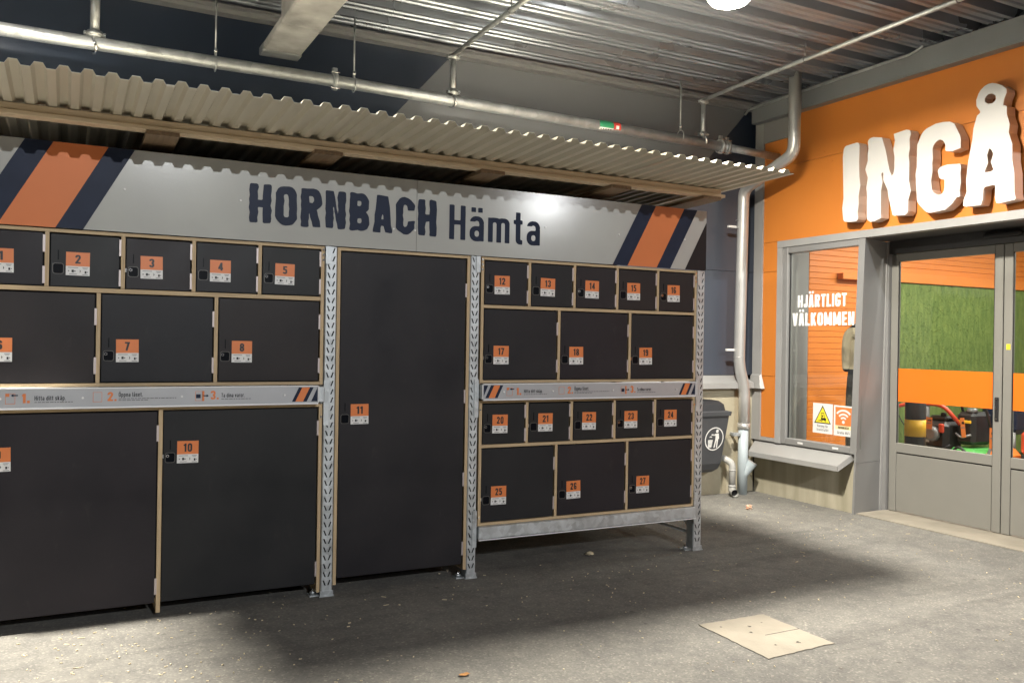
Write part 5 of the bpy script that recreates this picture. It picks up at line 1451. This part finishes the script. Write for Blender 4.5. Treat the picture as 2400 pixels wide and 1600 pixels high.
m = MB(); m.tube([(8.66, 5.80, 0.15), (8.60, 5.62, 0.62)], 0.016, machine_grey, 8); m.tube([(8.60, 5.62, 0.62), (8.66, 5.60, 0.90)], 0.016, machine_grey, 8); m.build('handle', t)
for yy in (5.58, 5.78): m = MB(); m.cyl((8.86, yy-0.02, 0.12), (8.86, yy+0.02, 0.12), 0.115, rubber, 18); m.build('wheel', t)
t = thing('lawn_mower', (9.3, 5.85, 0.006), 'dark mower standing behind the orange machine inside the shop', 'garden machine', 'garden machines on display')
m = MB(); m.cbox(9.1, 9.6, 5.72, 6.12, 0.62, 0.98, navy_print, 0.06); m.build('grass_box', t)
m = MB(); m.cbox(9.1, 9.6, 5.70, 6.1, 0.25, 0.40, engine_black, 0.05); m.build('deck', t)
for xx, yy in ((9.15, 5.75), (9.5, 6.05)): m = MB(); m.tube([(xx, yy, 0.3), (xx, yy, 0.65)], 0.02, machine_grey, 8); m.build('strut', t)
for xx in (9.15, 9.55): m = MB(); m.cyl((xx, 5.69, 0.13), (xx, 5.65, 0.13), 0.124, rubber, 18); m.build('wheel', t)
t = thing('lawn_mower', (9.0, 5.0, 0.006), 'red machine behind the right glass door leaf', 'garden machine', 'garden machines on display')
m = MB(); m.cbox(8.9, 9.5, 4.95, 5.55, 0.42, 0.72, red_tube, 0.06); m.build('body', t)
m = MB(); m.cbox(8.95, 9.45, 5.0, 5.5, 0.15, 0.41, engine_black, 0.05); m.build('deck', t)
for xx in (8.98, 9.42): m = MB(); m.cyl((xx, 5.55, 0.14), (xx, 5.6, 0.14), 0.134, rubber, 18); m.build('wheel', t)
for (x, y_, z, w_, h_, rt, l) in ((8.52, 6.32, 0.72, 0.085, 0.13, 0.0, 'orange price tag hanging on the black tiller engine'), (8.60, 5.965, 0.70, 0.05, 0.21, 0.12, 'narrow orange price tag hanging on the lawn mower handle'), (8.58, 5.62, 0.62, 0.06, 0.22, 0.0, 'orange price tag above the orange machine')):
    t = thing('price_tag', (x, y_, z), l, 'price tag', 'orange price tags')
    c_, s_ = math.cos(rt), math.sin(rt)
    m = MB()
    def mp_(u, v, d=0): return (x-d, y_-(u*c_-v*s_), z+u*s_+v*c_)
    m.loops([rect(-w_/2, w_/2, -h_/2, h_/2)], mp_, orange_label, 0.003, orange_label)
    m.build('card', t)
    m = MB()
    m.loops([rect(-w_*0.4, w_*0.4, -0.006, 0.006)], lambda u, v, d=0: mp_(u, v, 0.0036), grey_print)
    m.loops([rect(-w_*0.15, w_*0.4, h_*0.18, h_*0.30)], lambda u, v, d=0: mp_(u, v, 0.0036), black_print)
    m.build('print', t)

# clothed display figure beside the window
def figure():
    verts = [(0, 0, 0.98), (0, 0, 1.15), (0, 0, 1.38), (0, 0, 1.50), (0, 0, 1.58), (0, -0.01, 1.70), (0, -0.01, 1.79),
             (0.17, 0, 1.41), (0.185, 0.01, 1.20), (0.18, -0.05, 1.02), (-0.17, 0, 1.41), (-0.185, 0.01, 1.20), (-0.18, -0.05, 1.02),
             (0.10, 0, 0.90), (0.12, 0, 0.50), (0.13, 0.02, 0.08), (0.14, -0.10, 0.045),
             (-0.10, 0, 0.90), (-0.12, 0, 0.50), (-0.13, 0.02, 0.08), (-0.14, -0.10, 0.045)]
    rad = [(0.16, 0.13), (0.16, 0.125), (0.18, 0.135), (0.13, 0.10), (0.055, 0.055), (0.085, 0.10), (0.07, 0.085),
           (0.075, 0.075), (0.058, 0.058), (0.045, 0.045), (0.075, 0.075), (0.058, 0.058), (0.045, 0.045),
           (0.10, 0.10), (0.075, 0.075), (0.055, 0.06), (0.045, 0.04), (0.10, 0.10), (0.075, 0.075), (0.055, 0.06), (0.045, 0.04)]
    edges = [(0, 1), (1, 2), (2, 3), (3, 4), (4, 5), (5, 6), (3, 7), (7, 8), (8, 9), (3, 10), (10, 11), (11, 12), (0, 13), (13, 14), (14, 15), (15, 16), (0, 17), (17, 18), (18, 19), (19, 20)]
    me = bpy.data.meshes.new('mannequin_body')
    me.from_pydata(verts, edges, [])
    o = bpy.data.objects.new('mannequin', me)
    col.objects.link(o)
    o.location = (7.47, 6.30, 0.262)
    o.rotation_euler = (0, 0, R(-55))
    sk = o.modifiers.new('skin', 'SKIN')
    for i, v in enumerate(me.skin_vertices[0].data):
        v.radius = rad[i]
    me.skin_vertices[0].data[0].use_root = True
    ss = o.modifiers.new('subdivision', 'SUBSURF'); ss.levels = 2; ss.render_levels = 2
    # clothing colours by height: cap, beige jacket, dark trousers with red piping
    m_ = mat('workwear', (0.5, 0.4, 0.28), rough=0.85, bump=0.3, bscale=25)
    nt = m_.node_tree; L = nt.links; p = nt.nodes['Principled BSDF']
    tc = nt.nodes.new('ShaderNodeTexCoord'); sp = nt.nodes.new('ShaderNodeSeparateXYZ'); L.new(tc.outputs['Object'], sp.inputs[0])
    mr = nt.nodes.new('ShaderNodeMapRange'); mr.inputs[1].default_value = 0; mr.inputs[2].default_value = 2.0; L.new(sp.outputs[2], mr.inputs[0])
    rp = nt.nodes.new('ShaderNodeValToRGB'); rp.color_ramp.interpolation = 'CONSTANT'
    els = rp.color_ramp.elements
    els[0].position = 0; els[0].color = (0.02, 0.02, 0.022, 1)
    els[1].position = 0.055; els[1].color = (0.03, 0.03, 0.034, 1)
    for ps, c_ in ((0.525, (0.50, 0.42, 0.31, 1)), (0.745, (0.015, 0.015, 0.017, 1))):
        e = els.new(ps); e.color = c_
    L.new(mr.outputs[0], rp.inputs[0]); L.new(rp.outputs[0], p.inputs['Base Color'])
    me.materials.append(m_)
    tag(o, 'display figure in black cap, beige work jacket and dark trousers, behind the window', 'mannequin')
figure()
m = MB(); m.cbox(7.22, 7.75, 6.02, 6.58, 0.007, 0.26, machine_grey, 0.01)
tag(m.build('display_podium'), 'low grey podium under the display figure behind the window', 'podium')

# =================================================================== LAMPS
def canopy_lamp(x, y_, power, label):
    t = thing('ceiling_lamp', (x, y_, ZC), label, 'lamp', 'round ceiling lamps')
    m = MB(); m.tube([(x, y_, ZC-0.001), (x, y_, ZC-0.10), (x, y_, ZC-0.105)], [0.035, 0.035, 0.09], lamp_housing, 24); m.build('mounting', t)
    m = MB(); m.tube([(x, y_, ZC-0.106), (x, y_, ZC-0.125), (x, y_, ZC-0.165)], [0.10, 0.15, 0.155], lamp_housing, 32); m.build('housing', t)
    m = MB()
    zz = ZC-0.166
    m.tube([(x, y_, zz), (x, y_, zz-0.03), (x, y_, zz-0.06), (x, y_, zz-0.078), (x, y_, zz-0.086)], [0.15, 0.145, 0.12, 0.075, 0.03], lamp_glow, 32); m.build('diffuser', t)
    ld = bpy.data.lights.new('lamp_light', 'AREA')
    ld.shape = 'DISK'; ld.size = 0.28; ld.spread = R(170)
    ld.energy = power; ld.color = C_CANOPY
    lo = bpy.data.objects.new('lamp_light', ld); col.objects.link(lo)
    lo.parent = t; lo.location = (0, 0, -0.26)
lamp_glow = mat_emit('lamp_diffuser', (1.0, 0.94, 0.83), 55.0)
canopy_lamp(3.95, 4.49, P_CANOPY, 'bright round ceiling lamp under the canopy roof')
canopy_lamp(-1.12, 5.05, P_CANOPY_LEFT, 'round ceiling lamp beyond the left end of the lockers')

mast_glow = mat_emit('mast_lamp_glow', (1.0, 0.95, 0.85), 30.0)
def mast(x, y_, z, power, label):
    t = thing('mast_lamp', (x, y_, 0), label, 'street lamp', 'car park mast lamps')
    m = MB(); m.tube([(x, y_-0.6, 0), (x, y_-0.6, z), ], [0.08, 0.05], galv, 16); m.build('mast', t)
    m = MB(); m.cbox(x-0.2, x+0.2, y_-0.62, y_+0.3, z+0.03, z+0.13, lamp_housing, 0.02); m.build('lamp_head', t)
    m = MB(); m.box(x-0.16, x+0.16, y_-0.25, y_+0.25, z+0.018, z+0.029, mast_glow); m.build('lens', t)
    ld = bpy.data.lights.new('mast_light', 'POINT')
    ld.energy = power; ld.color = C_MAST; ld.shadow_soft_size = 0.045
    lo = bpy.data.objects.new('mast_light', ld); col.objects.link(lo)
    lo.parent = t; lo.location = (0, 0, z-0.12)
mast(2.2, -13.1, 7.90, P_MAST, 'tall car park lamp on a mast, straight behind the viewer')
mast(13.2, -13.1, 6.05, P_MAST_FAR, 'tall car park lamp on a mast, to the right behind the viewer')

def shop_light(x, y_, label):
    t = thing('shop_light', (x, y_, 3.15), label, 'lamp', 'shop ceiling lights')
    m = MB(); m.cbox(x-0.62, x+0.62, y_-0.17, y_+0.17, 3.15, 3.199, lamp_housing, 0.006); m.build('housing', t)
    m = MB(); m.box(x-0.6, x+0.6, y_-0.15, y_+0.15, 3.142, 3.149, shop_glow); m.build('diffuser', t)
    ld = bpy.data.lights.new('shop_light_source', 'AREA')
    ld.shape = 'RECTANGLE'; ld.size = 1.2; ld.size_y = 0.3; ld.energy = P_INSIDE; ld.color = C_INSIDE
    lo = bpy.data.objects.new('shop_light_source', ld); col.objects.link(lo)
    lo.parent = t; lo.location = (0, 0, -0.02)
shop_glow = mat_emit('shop_light_glow', (1.0, 0.95, 0.88), 12.0)
shop_light(8.2, 5.6, 'ceiling light inside the shop nearest the window')
shop_light(10.2, 5.4, 'ceiling light deeper inside the shop')
shop_light(8.6, 3.4, 'ceiling light inside the shop behind the right door leaf')
